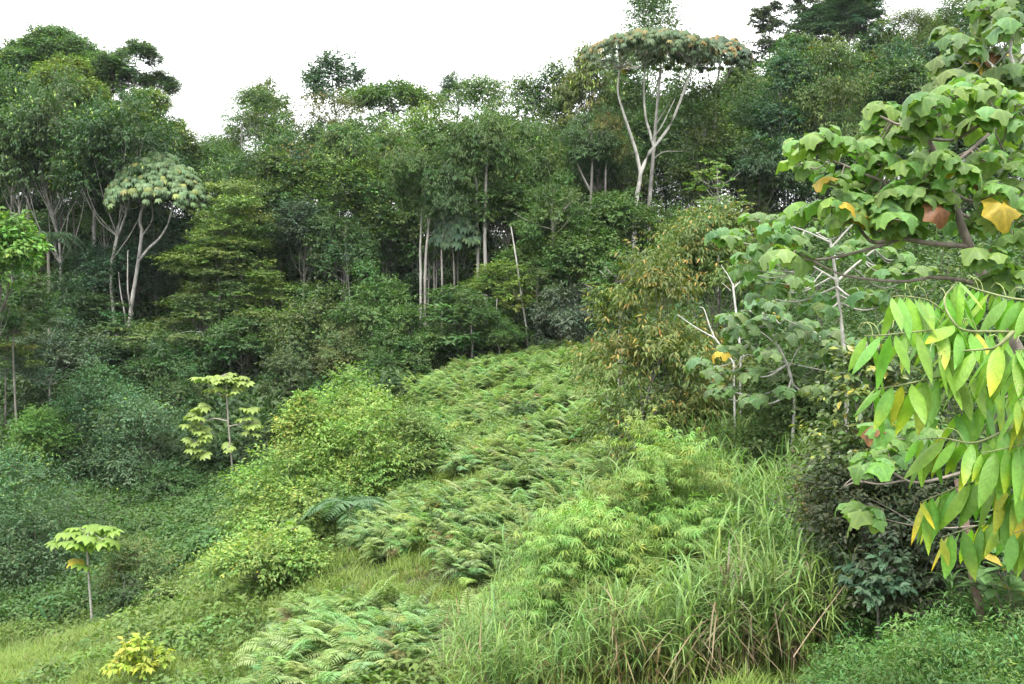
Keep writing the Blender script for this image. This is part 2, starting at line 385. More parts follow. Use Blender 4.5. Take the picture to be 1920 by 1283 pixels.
# crowns of the distant wood are grown once per habit and shared; each tree turns, scales and tints its own
CACHE = {}
NAT = {'round': 1.0, 'dome': .75, 'column': 1.45, 'tier': .95, 'flat': .5}
def shared(style, kind, W, ch, pick):
    nv = 3 if kind in ('gen', 'lance') and style in ('column', 'round', 'dome') else 1
    big = W > 7.2; key = (style, kind, pick % nv if not big else 0, big)
    if key not in CACHE:
        W0 = 9.0 if big else 6.0; c0 = W0 * NAT[style]
        C, V, T, col = crown(W0, c0, style, kind, 400 + len(CACHE) * 13, 80, 1.0, 21000 if big else 14500, K=int(KINDS[kind]['K'] * (1.9 if big else 1.25)), front=False)
        CACHE[key] = (W0, c0, C, make_mesh('crown', V, T, M_LEAF, col))
    return CACHE[key]

def foliage(root, off, W, ch, style, kind, base, tip, tipf, seed, Y, dense=1., cap=None, lscale=1., K=None, tm=None, gloss=False, tint_mul=(1, 1, 1)):
    """hang a crown under root with its base at off; returns clump centres in root space"""
    rng = np.random.default_rng(seed); b = np.array(base) * HUE * np.array(tint_mul)
    if Y > 60 and W >= 10.5 and tm is None:                 # wide crown: several boughs that each carry a head of foliage
        n = int(round((W / 5.5) ** 1.45)) + 2; Cs = []
        for i in range(n):
            a = 2.4 * i + rng.uniform(-.4, .4); w_ = W / max(2.2, math.sqrt(n)) * rng.uniform(.8, 1.3); r = (W - w_ * .9) / 2 * math.sqrt((i + .35) / n); h_ = min(ch * .8, w_ * rng.uniform(.72, 1.0))
            z = max((ch - h_) * (1 - .8 * (2 * r / W) ** 2) - rng.uniform(0, .18) * ch * (i > 0), -.1 * ch)
            Cs.append(foliage(root, np.asarray(off) + [r * math.cos(a), r * math.sin(a), z], min(w_, 10.), h_, 'tier' if style == 'tier' else 'round', kind, np.array(base) * rng.uniform(.85, 1.18), tip, tipf, seed + 3 * i + 1, Y))
        return np.concatenate(Cs)
    if Y > 60 and W < 10.5 and dense == 1. and K is None and tm is None:
        W0, c0, C, me = shared(style, kind, W, ch, seed)
        a = rng.uniform(0, 6.28); sx = W / W0; sz = ch / c0
        o = link('crown', me, root, tuple(off), b); o.scale = (sx, sx, sz); o.rotation_euler = (0, 0, a)
        C = np.stack([C[:, 0] * math.cos(a) - C[:, 1] * math.sin(a), C[:, 0] * math.sin(a) + C[:, 1] * math.cos(a), C[:, 2]], -1) * [sx, sx, sz]
    else:
        C, V, T, col = crown(W, ch, style, kind, seed, Y, dense, cap or (9000 if Y > 60 else 13000), lscale, K, tm)
        o = link('crown', make_mesh('crown', V, T, M_GLOSS if gloss else M_LEAF, col), root, tuple(off), b)
    if tip is not None: o['tip'] = [float(tip[0]), float(tip[1]), float(tip[2]), float(tipf)]
    return C + np.asarray(off)

HUE = np.array([.86, .90, .84])
SEED = [11]
def tree(name, label, cat, x, ytop, Y, wpx, chpx, style, kind, base, tip=None, tipf=0., bark=(.135, .125, .105), group=None, zoff=0., seed=None, lean=(0, 0), tr=None, stems=1, **kw):
    """a tree or shrub; x,ytop,wpx,chpx are its place and crown size in photo pixels at distance Y"""
    SEED[0] += 1
    sd = (seed or SEED[0]) * 7 + 1
    top = at(x, ytop, Y); g = float(gz(top[0], Y)) + zoff
    H = max(top[2] - g, .8); W = wpx / FPX * Y; ch = min(chpx / FPX * Y, H * .98)
    root = empty(name, (top[0], Y, g)); tag(root, label, cat, group)
    C = foliage(root, (lean[0], lean[1], H - ch), W, ch, style, kind, base, tip, tipf, sd, Y, **kw)
    tv, tt = trunk(H, W, ch, C, sd, lean, tr, stems)
    link('trunk', make_mesh('trunk', tv, tt, M_BARK, smooth=True), root, color=bark)
    return root

G1 = (.070, .125, .032); G2 = (.055, .105, .034); G3 = (.040, .080, .030); GB = (.045, .092, .048)   # mid, deep, dark, bluish
GY = (.105, .165, .034); GO = (.100, .130, .036); GL = (.120, .205, .052); GP = (.095, .150, .060)   # yellow, olive, light, pale
TY = (.18, .27, .045); TB = (.20, .135, .045)                                                         # fresh yellow, bronze
PALE = (.32, .305, .275); GREY = (.22, .205, .18); DARK = (.14, .12, .10)
FT = 'forest_tree'

# skyline, left to right
tree('spreading_tree', 'wide dark spreading crown against the sky in the top left corner', 'tree', 80, 42, 107, 290, 230, 'dome', 'gen', (.070, .125, .045), TY, .08, bark=DARK)
tree('spreading_tree', 'spreading dark crown sloping down into the sky gap at left', 'tree', 238, 72, 104, 215, 210, 'dome', 'gen', (.072, .130, .045), TY, .08, bark=DARK)
tree(FT, 'olive yellow leafy crown just below the top left corner crown', 'tree', 105, 98, 98, 250, 200, 'round', 'gen', (.120, .160, .040), TY, .35)
tree(FT, 'bushy olive topped tree draped with dark vines left of the sky gap', 'tree', 255, 168, 92, 235, 250, 'dome', 'fine', (.105, .150, .034), TY, .5)
tree(FT, 'fresh green crown below the vine draped tree above the umbrella tree', 'tree', 140, 205, 89, 190, 150, 'dome', 'gen', G1, TY, .12)
tree(FT, 'dark green crown cut by the left picture edge under the olive crown', 'tree', 20, 185, 94, 170, 230, 'round', 'gen', GB)
tree('feathery_tree', 'small pale feathery crown low in the sky gap at left', 'tree', 385, 238, 122, 120, 90, 'dome', 'feather', GP)
tree(FT, 'thin olive crown showing behind the upright green tree right of the sky gap', 'tree', 505, 156, 114, 110, 150, 'round', 'airy', GO)
tree(FT, 'upright bright green tree with forked pale stems right of the sky gap', 'tree', 482, 172, 101, 140, 170, 'column', 'lance', G1, TY, .12, bark=PALE, stems=2)
tree(FT, 'tall dark airy round crown standing alone against the sky', 'tree', 624, 106, 116, 122, 140, 'round', 'airy', GB, dense=1.15, K=95)
tree('feathery_tree', 'flat arching feathery crown right of the lone round crown', 'tree', 742, 156, 107, 180, 95, 'flat', 'feather', G1, TY, .1, stems=2)
tree(FT, 'brownish olive crown under the lone round skyline crown', 'tree', 622, 200, 103, 140, 130, 'dome', 'fine', (.115, .125, .050), TB, .2)
tree(FT, 'mid green crown on mottled pale stems under the flat arching crown', 'tree', 690, 208, 99, 150, 140, 'dome', 'gen', G1, bark=PALE, stems=3)
tree(FT, 'yellow green drooping crown with slanting bare limbs left of the tall twin trunks', 'tree', 790, 182, 94, 150, 170, 'dome', 'lance', GY, TY, .2, bark=PALE, stems=2)
tree(FT, 'small bluish crown poking above the canopy edge left of centre', 'tree', 850, 140, 126, 72, 90, 'round', 'airy', GB)
tree(FT, 'tall tree with narrow olive crown above the tall twin pale trunks', 'tree', 912, 150, 90, 175, 250, 'column', 'lance', G1, TY, .15, bark=PALE)
tree(FT, 'narrow green top in the canopy right of the twin trunk tree', 'tree', 985, 152, 101, 105, 230, 'column', 'gen', G1, TY, .12)
tree(FT, 'dark pointed top highest of the canopy left of the olive tree', 'tree', 1042, 130, 99, 118, 220, 'column', 'gen', G2, TY, .1)
tree(FT, 'drooping green crown in front of the dark pointed top', 'tree', 1000, 232, 87, 165, 230, 'column', 'lance', G1)
tree(FT, 'olive green slender tree left of the bronze topped umbrella crown', 'tree', 1100, 93, 96, 125, 260, 'column', 'lance', GO, TY, .15)
tree(FT, 'tall leafy crown rising to the top edge behind the umbrella crown', 'tree', 1222, -14, 111, 176, 300, 'column', 'gen', G1, TY, .1)
tree(FT, 'dark leafy tree filling the space left behind the white forked trunks', 'tree', 1165, 120, 103, 160, 260, 'column', 'gen', G2)
tree(FT, 'deep green crown behind the white forked trunks', 'tree', 1290, 165, 98, 190, 220, 'round', 'gen', G2)
tree(FT, 'grey stemmed tree with fan of bare twigs left of the white forked trunks', 'tree', 1110, 190, 84, 130, 150, 'dome', 'lance', G2, bark=GREY)
tree(FT, 'bluish green leafy crown at the top edge right of the wispy trees', 'tree', 1590, -25, 119, 190, 170, 'round', 'feather', GB, dense=1.2)
tree(FT, 'bluish crown under the top edge between wispy and olive trees', 'tree', 1648, 55, 112, 120, 130, 'round', 'broad', GB)
tree(FT, 'olive yellow crown under the top edge at right', 'tree', 1708, 18, 110, 130, 140, 'column', 'fine', GO, TY, .2)
tree(FT, 'light green crown touching the top edge right of the olive crown', 'tree', 1770, -20, 117, 150, 120, 'dome', 'feather', G1)
tree(FT, 'dark crown behind the grey branches at the top right corner', 'tree', 1880, -30, 108, 190, 200, 'round', 'gen', G2)
tree(FT, 'dark drooping crown with large leaves left of the top right grey branches', 'tree', 1795, 62, 99, 120, 170, 'round', 'broad', GB, TB, .06)
for x, yt, Y, wp, hp, lb in [
        (1555, 86, 101, 120, 120, 'upper left dome of the bronze tipped rounded trees'),
        (1648, 100, 99, 110, 120, 'upper right dome of the bronze tipped rounded trees'),
        (1612, 135, 95, 130, 130, 'largest front dome of the bronze tipped rounded trees'),
        (1560, 160, 92, 90, 100, 'low left dome of the bronze tipped rounded trees'),
        (1672, 165, 92, 100, 110, 'low right dome of the bronze tipped rounded trees')]:
    tree('rounded_tree', lb, 'tree', x, yt, Y, wp, hp, 'dome', 'fine', G1, (.19, .15, .045), .5, group='rounded bronze tipped trees on the right ridge', dense=1.2)
tree(FT, 'open olive crown on pale spreading limbs left of the rounded domes', 'tree', 1478, 128, 97, 120, 95, 'flat', 'gen', GO, bark=PALE, stems=3, K=26)
tree(FT, 'leafy dark tree right of the umbrella crown below the wispy trees', 'tree', 1420, 150, 90, 150, 200, 'round', 'gen', G2)
tree(FT, 'dense dark green mass above the large leaved near tree at right', 'tree', 1500, 225, 86, 200, 170, 'dome', 'gen', G3, TY, .08)
tree(FT, 'dark tangled crown right of the sparse light green sapling', 'tree', 1425, 255, 81, 150, 160, 'round', 'lance', G3)
tree(FT, 'mid green crown behind the top of the large leaved tree', 'tree', 1735, 118, 96, 140, 160, 'dome', 'fine', G1, TY, .15)
tree(FT, 'pale green round bush behind the near large leaves at right', 'tree', 1568, 215, 84, 120, 110, 'dome', 'fine', GP)
tree(FT, 'shadowed green crown behind the near large leaves right of the pale round bush', 'tree', 1660, 235, 80, 170, 190, 'round', 'gen', G2)
tree(FT, 'deep green crown behind the near leaves close to the right edge', 'tree', 1800, 190, 84, 190, 230, 'round', 'gen', G2)

# wall of the wood, second and third rows
tree(FT, 'grey green crown with fine leaves between umbrella tree and sky gap', 'tree', 395, 255, 96, 150, 140, 'dome', 'gen', G1, TY, .1)
tree(FT, 'dark crown right of the umbrella tree top', 'tree', 455, 290, 91, 150, 170, 'round', 'gen', G2, TY, .08)
tree(FT, 'bronze topped large leaved crown below the brownish olive crown', 'tree', 563, 272, 90, 92, 100, 'dome', 'broad', GB, TB, .5)
tree(FT, 'bright yellow tipped tree below the mottled pale stems', 'tree', 645, 308, 87, 165, 170, 'column', 'gen', G1, (.19, .28, .05), .45)
tree(FT, 'yellow tipped dark tree left of the bright yellow tipped tree', 'tree', 530, 300, 88, 120, 170, 'column', 'gen', G2, (.17, .25, .05), .3)
tree(FT, 'yellow tipped dark tree right of the bright yellow tipped tree', 'tree', 728, 345, 86, 110, 150, 'column', 'gen', G2, (.17, .25, .05), .25)
tree('layered_tree', 'light green tree with foliage in flat tiers right of the umbrella tree', 'tree', 425, 352, 80, 175, 165, 'tier', 'layer', GY, (.22, .28, .06), .15)
tree('layered_tree', 'shadowed tree of flat tiers below the light tiered tree', 'tree', 385, 510, 78, 210, 150, 'tier', 'layer', (.080, .125, .040))
tree(FT, 'bluish dark tree with grey leaves between tiered and yellow tipped trees', 'tree', 568, 362, 83, 130, 170, 'round', 'gen', (.050, .085, .048))
tree(FT, 'forked pale stem tree with thin dark crown left of centre', 'tree', 650, 400, 82, 120, 110, 'dome', 'gen', G2, bark=PALE, stems=2)
tree(FT, 'drooping mid green tree behind the row of slender trunks', 'tree', 800, 320, 85, 140, 170, 'column', 'lance', G1, bark=PALE)
tree(FT, 'drooping green tree crossing the tall twin trunks', 'tree', 862, 300, 83, 140, 150, 'tier', 'lance', G1)
tree(FT, 'fresh green bushy tree right of the tall twin trunks', 'tree', 945, 325, 79, 140, 160, 'round', 'gen', G1)
tree(FT, 'pale leaved tree low in front of the central canopy', 'tree', 1042, 352, 80, 130, 140, 'round', 'gen', (.080, .125, .055))
tree(FT, 'round green tree at the foot of the white forked trunks', 'tree', 1150, 345, 75, 150, 160, 'round', 'gen', G1)
tree(FT, 'green crown right of the foot of the white forked trunks', 'tree', 1262, 375, 77, 130, 140, 'dome', 'gen', G1)
tree(FT, 'leafy green tree below the round tree left of the bronze leaved tree', 'tree', 1108, 425, 73, 150, 160, 'round', 'gen', G1)
tree(FT, 'mid green leafy tree behind the slanting white pole trunk', 'tree', 1000, 440, 75, 150, 130, 'round', 'gen', G1)
tree(FT, 'thin yellow green crown left of the slanting white pole trunk', 'tree', 930, 490, 72, 110, 70, 'dome', 'gen', GY, TY, .3)
tree(FT, 'grey leaved dark shrubby tree right of the slanting white pole trunk', 'tree', 1065, 532, 70, 125, 110, 'dome', 'gen', (.085, .11, .075), bark=DARK)
tree(FT, 'bright mid green tree left of the slender dark trunks', 'tree', 700, 500, 72, 150, 130, 'dome', 'gen', (.075, .145, .040))
tree(FT, 'spreading mid green tree above the fern slope left of the white pole', 'tree', 865, 540, 70, 185, 120, 'tier', 'feather', (.070, .135, .045))
tree(FT, 'green tree of flat sprays at the wood edge below the bright tree', 'tree', 770, 570, 70, 130, 120, 'dome', 'gen', G1)
tree(FT, 'olive green mounded tree below the bluish dark tree', 'tree', 590, 540, 73, 160, 130, 'dome', 'gen', (.085, .125, .042), TY, .1)
tree(FT, 'light sprayed crown left of the olive mounded tree', 'tree', 495, 515, 77, 150, 110, 'tier', 'layer', GY)
tree(FT, 'pale yellowish tree low at the wood edge above the bright shrub', 'tree', 640, 605, 70, 105, 100, 'dome', 'gen', (.12, .15, .055))
tree(FT, 'glossy green low tree at the wood edge left of the earth bank', 'tree', 738, 640, 67, 140, 100, 'dome', 'gen', (.060, .120, .034), TY, .08)
tree(FT, 'dark olive small tree behind the yellow leaved slender tree', 'tree', 545, 655, 68, 120, 110, 'dome', 'gen', (.070, .105, .042))
tree(FT, 'dull green tree above the yellow leaved slender tree', 'tree', 450, 590, 74, 150, 130, 'round', 'gen', G2)
tree(FT, 'deep green leafy tree left of the pale trunk of the umbrella tree', 'tree', 205, 445, 86, 190, 160, 'round', 'gen', GB)
tree(FT, 'small dark tree beside the white trunk foot at left', 'tree', 180, 560, 80, 150, 130, 'tier', 'layer', G2)
tree(FT, 'thin dark tree below the palm at left', 'tree', 120, 510, 78, 100, 110, 'dome', 'gen', G3)
tree(FT, 'brilliant light green tree cut by the left edge at mid height', 'tree', -5, 372, 56, 165, 250, 'round', 'broad', (.135, .260, .052), TY, .1, bark=(.09, .08, .065))
tree(FT, 'dark green skirt of foliage under the brilliant tree at the left edge', 'tree', 30, 510, 62, 150, 110, 'dome', 'feather', G2)
tree(FT, 'yellow green feathery tree at the left edge below the brilliant tree', 'tree', 5, 578, 66, 120, 100, 'tier', 'feather', (.115, .150, .036))
tree(FT, 'grey green round tree on a straight pale stem at left', 'tree', 98, 598, 70, 165, 110, 'dome', 'gen', (.080, .125, .075), bark=PALE)
tree(FT, 'dark crown behind the grey green round tree at left', 'tree', 205, 620, 76, 120, 110, 'round', 'gen', G3)
tree(FT, 'low green crown right of the white trunk foot', 'tree', 330, 620, 74, 150, 110, 'dome', 'gen', G2)
tree(FT, 'dark low crown between white trunk and yellow leaved slender tree', 'tree', 330, 690, 68, 120, 110, 'dome', 'gen', G2)

# bushes on the left slope
tree('bush', 'bluish green bush at the foot of the white trunk', 'bush', 190, 680, 63, 150, 130, 'dome', 'bush', (.078, .150, .066))
tree('bush', 'largest grey green bush on the dark left slope', 'bush', 262, 715, 59, 185, 190, 'dome', 'bush', (.080, .138, .068), TY, .05)
tree('bush', 'yellow green leafy bush at left below the grey green round tree', 'bush', 72, 738, 60, 115, 110, 'dome', 'bush', (.115, .220, .048))
tree('bush', 'dark bush between the yellow green and the grey green bushes', 'bush', 150, 815, 60, 120, 110, 'dome', 'bush', (.045, .085, .032))
tree('bush', 'blue green bush with fresh domed top at the left edge', 'bush', 35, 838, 49, 230, 140, 'dome', 'bush', (.085, .165, .072), TY, .15)
tree('bush', 'spreading dark green bush under the domed bush at the left edge', 'bush', 60, 930, 46.5, 240, 150, 'dome', 'bush', (.058, .108, .044))
tree('bush', 'creeper covered mound behind the yellow leaved slender tree', 'bush', 415, 815, 61, 170, 120, 'dome', 'bush', (.060, .115, .034))
tree('bush', 'low dark mound of creepers left of the creeper covered mound', 'bush', 290, 880, 57, 150, 80, 'dome', 'bush', (.055, .110, .036))

# shrubs of the clearing
tree('shrub', 'bright green top shrub at the back of the central thicket', 'shrub', 655, 694, 42, 165, 150, 'dome', 'bush', (.185, .300, .065), TY, .2, dense=1.1, cap=18000)
tree('shrub', 'main rounded light green shrub in the central thicket', 'shrub', 672, 742, 38.5, 210, 210, 'dome', 'bush', (.165, .270, .060), (.235, .29, .058), .14, dense=1.2, cap=20000)
tree('shrub', 'left shoulder shrub of the central thicket with yellowish shoots', 'shrub', 570, 745, 40, 90, 140, 'column', 'bush', (.180, .270, .058), (.27, .29, .055), .25)
tree('shrub', 'low yellow green shrub at the left foot of the central thicket', 'shrub', 530, 850, 37, 190, 160, 'dome', 'bush', (.170, .255, .055), (.24, .28, .055), .15, dense=1.2, cap=16000)
tree('shrub', 'pale olive shrub over dead stems right in the central thicket', 'shrub', 790, 752, 43, 120, 120, 'dome', 'bush', (.165, .240, .065), bark=(.2, .15, .1), stems=5)
tree('shrub', 'front shrub of the central thicket beside the tree fern', 'shrub', 610, 880, 36, 170, 130, 'dome', 'bush', (.135, .215, .055), TY, .12)
tree('shrub', 'dark leafy shrub filling the right side of the central thicket', 'shrub', 745, 830, 41, 110, 110, 'dome', 'bush', (.065, .115, .034))
tree('shrub', 'leaning shrub with fingered yellowish leaves left of the fern bank', 'shrub', 478, 1008, 30.5, 190, 130, 'flat', 'bush', (.185, .285, .065), (.26, .33, .06), .15, dense=1.1, lscale=1.1, lean=(.3, 0), bark=(.2, .17, .12))
tree('shrub', 'vine smothered dark side of the leaning fingered shrub', 'shrub', 520, 1060, 31, 110, 150, 'column', 'bush', (.120, .195, .050))
tree('shrub', 'yellow leaved shrub cut by the bottom edge at left', 'shrub', 262, 1228, 24, 135, 90, 'dome', 'broad', (.27, .33, .045), (.36, .38, .05), .3, dense=.8, lscale=.5, zoff=.6)
tree('shrub', 'small pale sapling on the grass right of the small dark shrub', 'shrub', 302, 1080, 35, 70, 100, 'dome', 'bush', (.150, .215, .062), dense=.7)
tree('shrub', 'small dark shrub on the grass right of the thin umbrella sapling', 'shrub', 242, 1080, 36, 85, 85, 'dome', 'bush', (.045, .085, .026))
tree('shrub', 'pale tangle of leaves right behind the thin umbrella sapling', 'shrub', 250, 1012, 41, 120, 80, 'dome', 'bush', (.135, .185, .062), dense=.8)
tree('shrub', 'low shrub of dark leaves in the middle of the fern slope', 'shrub', 1000, 765, 50, 110, 70, 'dome', 'bush', (.060, .110, .034))
tree('shrub', 'low shrub of dark leaves on the lower fern bank', 'shrub', 865, 990, 29.5, 150, 110, 'dome', 'bush', (.070, .125, .036))
tree('shrub', 'low dark shrub behind the lower fern bank below the light dome', 'shrub', 985, 900, 34, 150, 80, 'dome', 'bush', (.070, .125, .038))

# right hand middle distance
tree('drooping_tree', 'tree with drooping bronze yellow leaves right of the fern slope', 'tree', 1225, 480, 31, 270, 420, 'column', 'lance', (.125, .165, .046), (.26, .20, .05), .2, lscale=.6, K=70, cap=15000)
tree('drooping_tree', 'higher bronze leaved tree behind the white pole branches', 'tree', 1330, 385, 37, 270, 270, 'round', 'lance', (.110, .160, .046), (.26, .19, .05), .18, lscale=.55, K=70, cap=15000)
tree('drooping_tree', 'low drooping bough of bronze leaves over the top of the fern slope', 'tree', 1155, 628, 33, 110, 70, 'flat', 'lance', (.125, .150, .042), (.32, .22, .05), .3, lscale=.7, K=16, lean=(1.0, 0))
tree('bush', 'dark green bush under the bronze leaved tree', 'bush', 1275, 640, 33.5, 230, 240, 'column', 'bush', (.070, .120, .036))
tree('bush', 'green bush behind the bare white forked stems', 'bush', 1420, 540, 37, 230, 300, 'column', 'bush', (.080, .130, .040), stems=3)
tree('bush', 'leafy green bush hiding the foot of the lower large leaved tree', 'bush', 1470, 690, 27.5, 220, 200, 'column', 'bush', (.078, .125, .040), stems=4)
tree('bush', 'leafy brownish bush above the tall cane grass', 'bush', 1400, 690, 34, 200, 200, 'column', 'bush', (.095, .120, .044), stems=3)
tree('bush', 'green bush behind the middle large leaved tree', 'bush', 1545, 400, 38, 260, 420, 'column', 'bush', (.075, .125, .042), stems=3)
tree('bush', 'dark bush behind the trunk of the near large leaved tree', 'bush', 1720, 400, 30, 300, 480, 'column', 'bush', (.070, .120, .038), stems=3)
tree('bush', 'leafy green thicket under the middle large leaved tree', 'bush', 1540, 640, 30, 240, 260, 'column', 'bush', (.072, .118, .036), stems=4)
tree('bush', 'green thicket behind the hanging long leaves at the right edge', 'bush', 1870, 480, 22, 330, 560, 'column', 'bush', (.075, .125, .038), stems=4)
tree('shrub', 'olive shrub with yellow tipped glossy leaves right of the cane grass', 'shrub', 1640, 655, 17.5, 190, 260, 'column', 'broad', (.100, .145, .036), (.30, .30, .05), .25, lscale=.42, stems=4, gloss=True)
tree('shrub', 'brownish twiggy shrub leaning over the cane grass', 'shrub', 1590, 830, 18.5, 170, 200, 'column', 'bush', (.095, .105, .045), TB, .1, stems=5, lscale=.85)
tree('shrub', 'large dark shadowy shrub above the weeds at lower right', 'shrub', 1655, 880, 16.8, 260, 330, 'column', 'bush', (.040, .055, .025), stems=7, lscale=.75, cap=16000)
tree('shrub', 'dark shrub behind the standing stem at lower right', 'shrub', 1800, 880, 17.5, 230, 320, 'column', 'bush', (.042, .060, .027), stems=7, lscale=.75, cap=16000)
tree('shrub', 'small dull green shrub low in front of the dark hollow', 'shrub', 1650, 1030, 15.6, 110, 80, 'dome', 'broad', (.055, .100, .055), lscale=.4)
FING = (np.concatenate([[[0, 0, 0]]] + [[[math.sin(a) * .4 - .07 * math.cos(a), math.cos(a) * .4 + .07 * math.sin(a), -.1], [math.sin(a) * .4 + .07 * math.cos(a), math.cos(a) * .4 - .07 * math.sin(a), -.1], [math.sin(a) * .85, math.cos(a) * .85, -.5]] for a in (-1.5, -.75, 0, .75, 1.5)]), np.array([t for i in range(5) for t in ((0, 2 + 3 * i, 1 + 3 * i), (1 + 3 * i, 2 + 3 * i, 3 + 3 * i))]))
tree('shrub', 'upper rounded half of the light green fingered shrub amid cane grass', 'shrub', 1248, 835, 21.6, 260, 260, 'dome', 'bush', (.205, .300, .072), (.30, .34, .07), .03, lscale=1.15, dense=.9, tm=FING, cap=7500)
tree('shrub', 'lower left half of the light green fingered shrub amid cane grass', 'shrub', 1120, 925, 19.6, 310, 290, 'dome', 'bush', (.205, .300, .072), (.30, .34, .07), .03, lscale=1.15, dense=.9, tm=FING, cap=7500)

# ------------------------------------------------------------------ filler trees of the wood: four grown once, then copied
from mathutils import Matrix
def skyline(x):
    return np.interp(x, [-200, 0, 150, 330, 380, 470, 620, 760, 1000, 1100, 1300, 1400, 1500, 2100], [70, 60, 60, 210, 270, 190, 190, 190, 175, 120, 110, 90, 40, 20])
rngf = np.random.default_rng(5)
spots = []
LMX = [-60, 60, 160, 262, 330, 390, 455, 500, 563, 624, 690, 748, 790, 862, 912, 985, 1042, 1100, 1160, 1222, 1290, 1342, 1420, 1478, 1510, 1560, 1612, 1660, 1708, 1770, 1830, 1900]
LMN = ['dark left edge crown', 'olive crown at far left', 'pale trunk high on the left slope', 'vine draped tree', 'umbrella tree dome', 'small pale feathery crown', 'dark crown right of the umbrella dome', 'upright tree by the sky gap', 'bronze topped crown', 'lone round skyline crown', 'mottled pale stems', 'flat arching crown', 'slanting bare limbs', 'tree crossing the twin trunks', 'twin pale trunks', 'narrow green top', 'dark pointed top', 'olive slender tree', 'left limb of the white fork', 'white forked trunks', 'right limb of the white fork', 'straight grey umbrella trunk', 'left wispy tree', 'open olive crown', 'right wispy tree', 'low left bronze tipped dome', 'largest bronze tipped dome', 'low right bronze tipped dome', 'olive crown at the top edge', 'large leaved dark crown', 'top right grey branches', 'right edge leaves']
ROW = {86: 'half hidden tree just behind the ', 93: 'deeper shaded tree behind the ', 101: 'third row tree far behind the ', 110: 'rearmost ridge tree behind the '}; used = set()
for Y in (86, 93, 101, 110):
    for x in np.arange(-60, 2000, 96):
        spots.append((x + rngf.uniform(-38, 38), Y + rngf.uniform(-3, 3), Y))
for x, Y, row in spots:
    yt = skyline(x) + rngf.uniform(25, 150) + (15 if Y < 95 else 0)
    if 355 < x < 420: yt += 40
    p = at(x, yt, Y); g = float(gz(p[0], Y)); H = p[2] - g
    if H < 5: continue
    W = H * rngf.uniform(.30, .42); ch = H * rngf.uniform(.5, .7); k = int(rngf.integers(0, 5))
    root = empty('forest_tree', (p[0], Y, g)); o_ = np.argsort(np.abs(np.array(LMX) - x)); lab = next(ROW[row] + LMN[q] for q in o_ if ROW[row] + LMN[q] not in used); used.add(lab)
    tag(root, lab, 'tree', 'half hidden trees inside the wood')
    C = foliage(root, (0, 0, H - ch), min(W, 10), ch, ('column', 'column', 'round', 'column', 'dome')[k], ('gen', 'lance', 'gen', 'gen', 'fine')[k], (G1, G1, G2, GB, G1)[k], TY, .08, int(rngf.integers(1, 9999)), Y, tint_mul=np.array([rngf.uniform(.9, 1.15), 1, 1]) * rngf.uniform(.8, 1.3))  # last factor: random leaf tint of each tree
    link('trunk', make_mesh('trunk', *trunk(H, W, ch, C, int(rngf.integers(1, 9999)), stems=int(rngf.integers(1, 3))), M_BARK, smooth=True), root, color=PALE if rngf.uniform() < .45 else GREY)

# ------------------------------------------------------------------ pieces with leaves of their own
def put(mesh, parent, p, F, N, S, color, name='leaf'):
    """one leaf object at p (parent space), growing along F, upper face to N"""
    F = F / np.linalg.norm(F); Rr = np.cross(F, N); Rr = Rr / max(np.linalg.norm(Rr), 1e-6); N2 = np.cross(Rr, F)
    o = bpy.data.objects.new(name, mesh); COL.objects.link(o); o.parent = parent
    sx = S if np.isscalar(S) else S[0]; sy = S if np.isscalar(S) else S[1]
    o.matrix_local = Matrix(((Rr[0] * sx, F[0] * sy, N2[0] * sx, p[0]), (Rr[1] * sx, F[1] * sy, N2[1] * sx, p[1]), (Rr[2] * sx, F[2] * sy, N2[2] * sx, p[2]), (0, 0, 0, 1)))
    o.color = (color[0], color[1], color[2], 1)
    return o

def joinm(parts):
    V = []; T = []; off = 0
    for v, t in parts: V.append(v); T.append(t + off); off += len(v)
    return np.concatenate(V), np.concatenate(T)

PALMT = [palmate(9, 300, .46, .75, s) for s in range(3)]
ME_PALM = [make_mesh('palmate_leaf', v, t, M_LEAF) for v, t in PALMT]
ME_CEC = [make_mesh('cecropia_leaf', *palmate(9, 320, .46, .35, 10 + s), M_BIG) for s in range(3)]

def pix_path(pts, Y, foot=None, n=16, jit=0., rng=None):
    P = [at(p[0], p[1], Y + (p[2] if len(p) > 2 else 0)) for p in pts]
    return curve(P, n, jit, rng)

def ground_foot(px, Y):
    X = (px - 960) / FPX * Y
    return np.array([X, Y, float(gz(X, Y))])

def wood(paths_, name, parent, origin, color, mat=None, sides=6):
    V, T = tubes([(p - origin, r) for p, r in paths_], sides)
    return link(name, make_mesh(name, V, T, mat or M_BARK, smooth=True), parent, color=color)

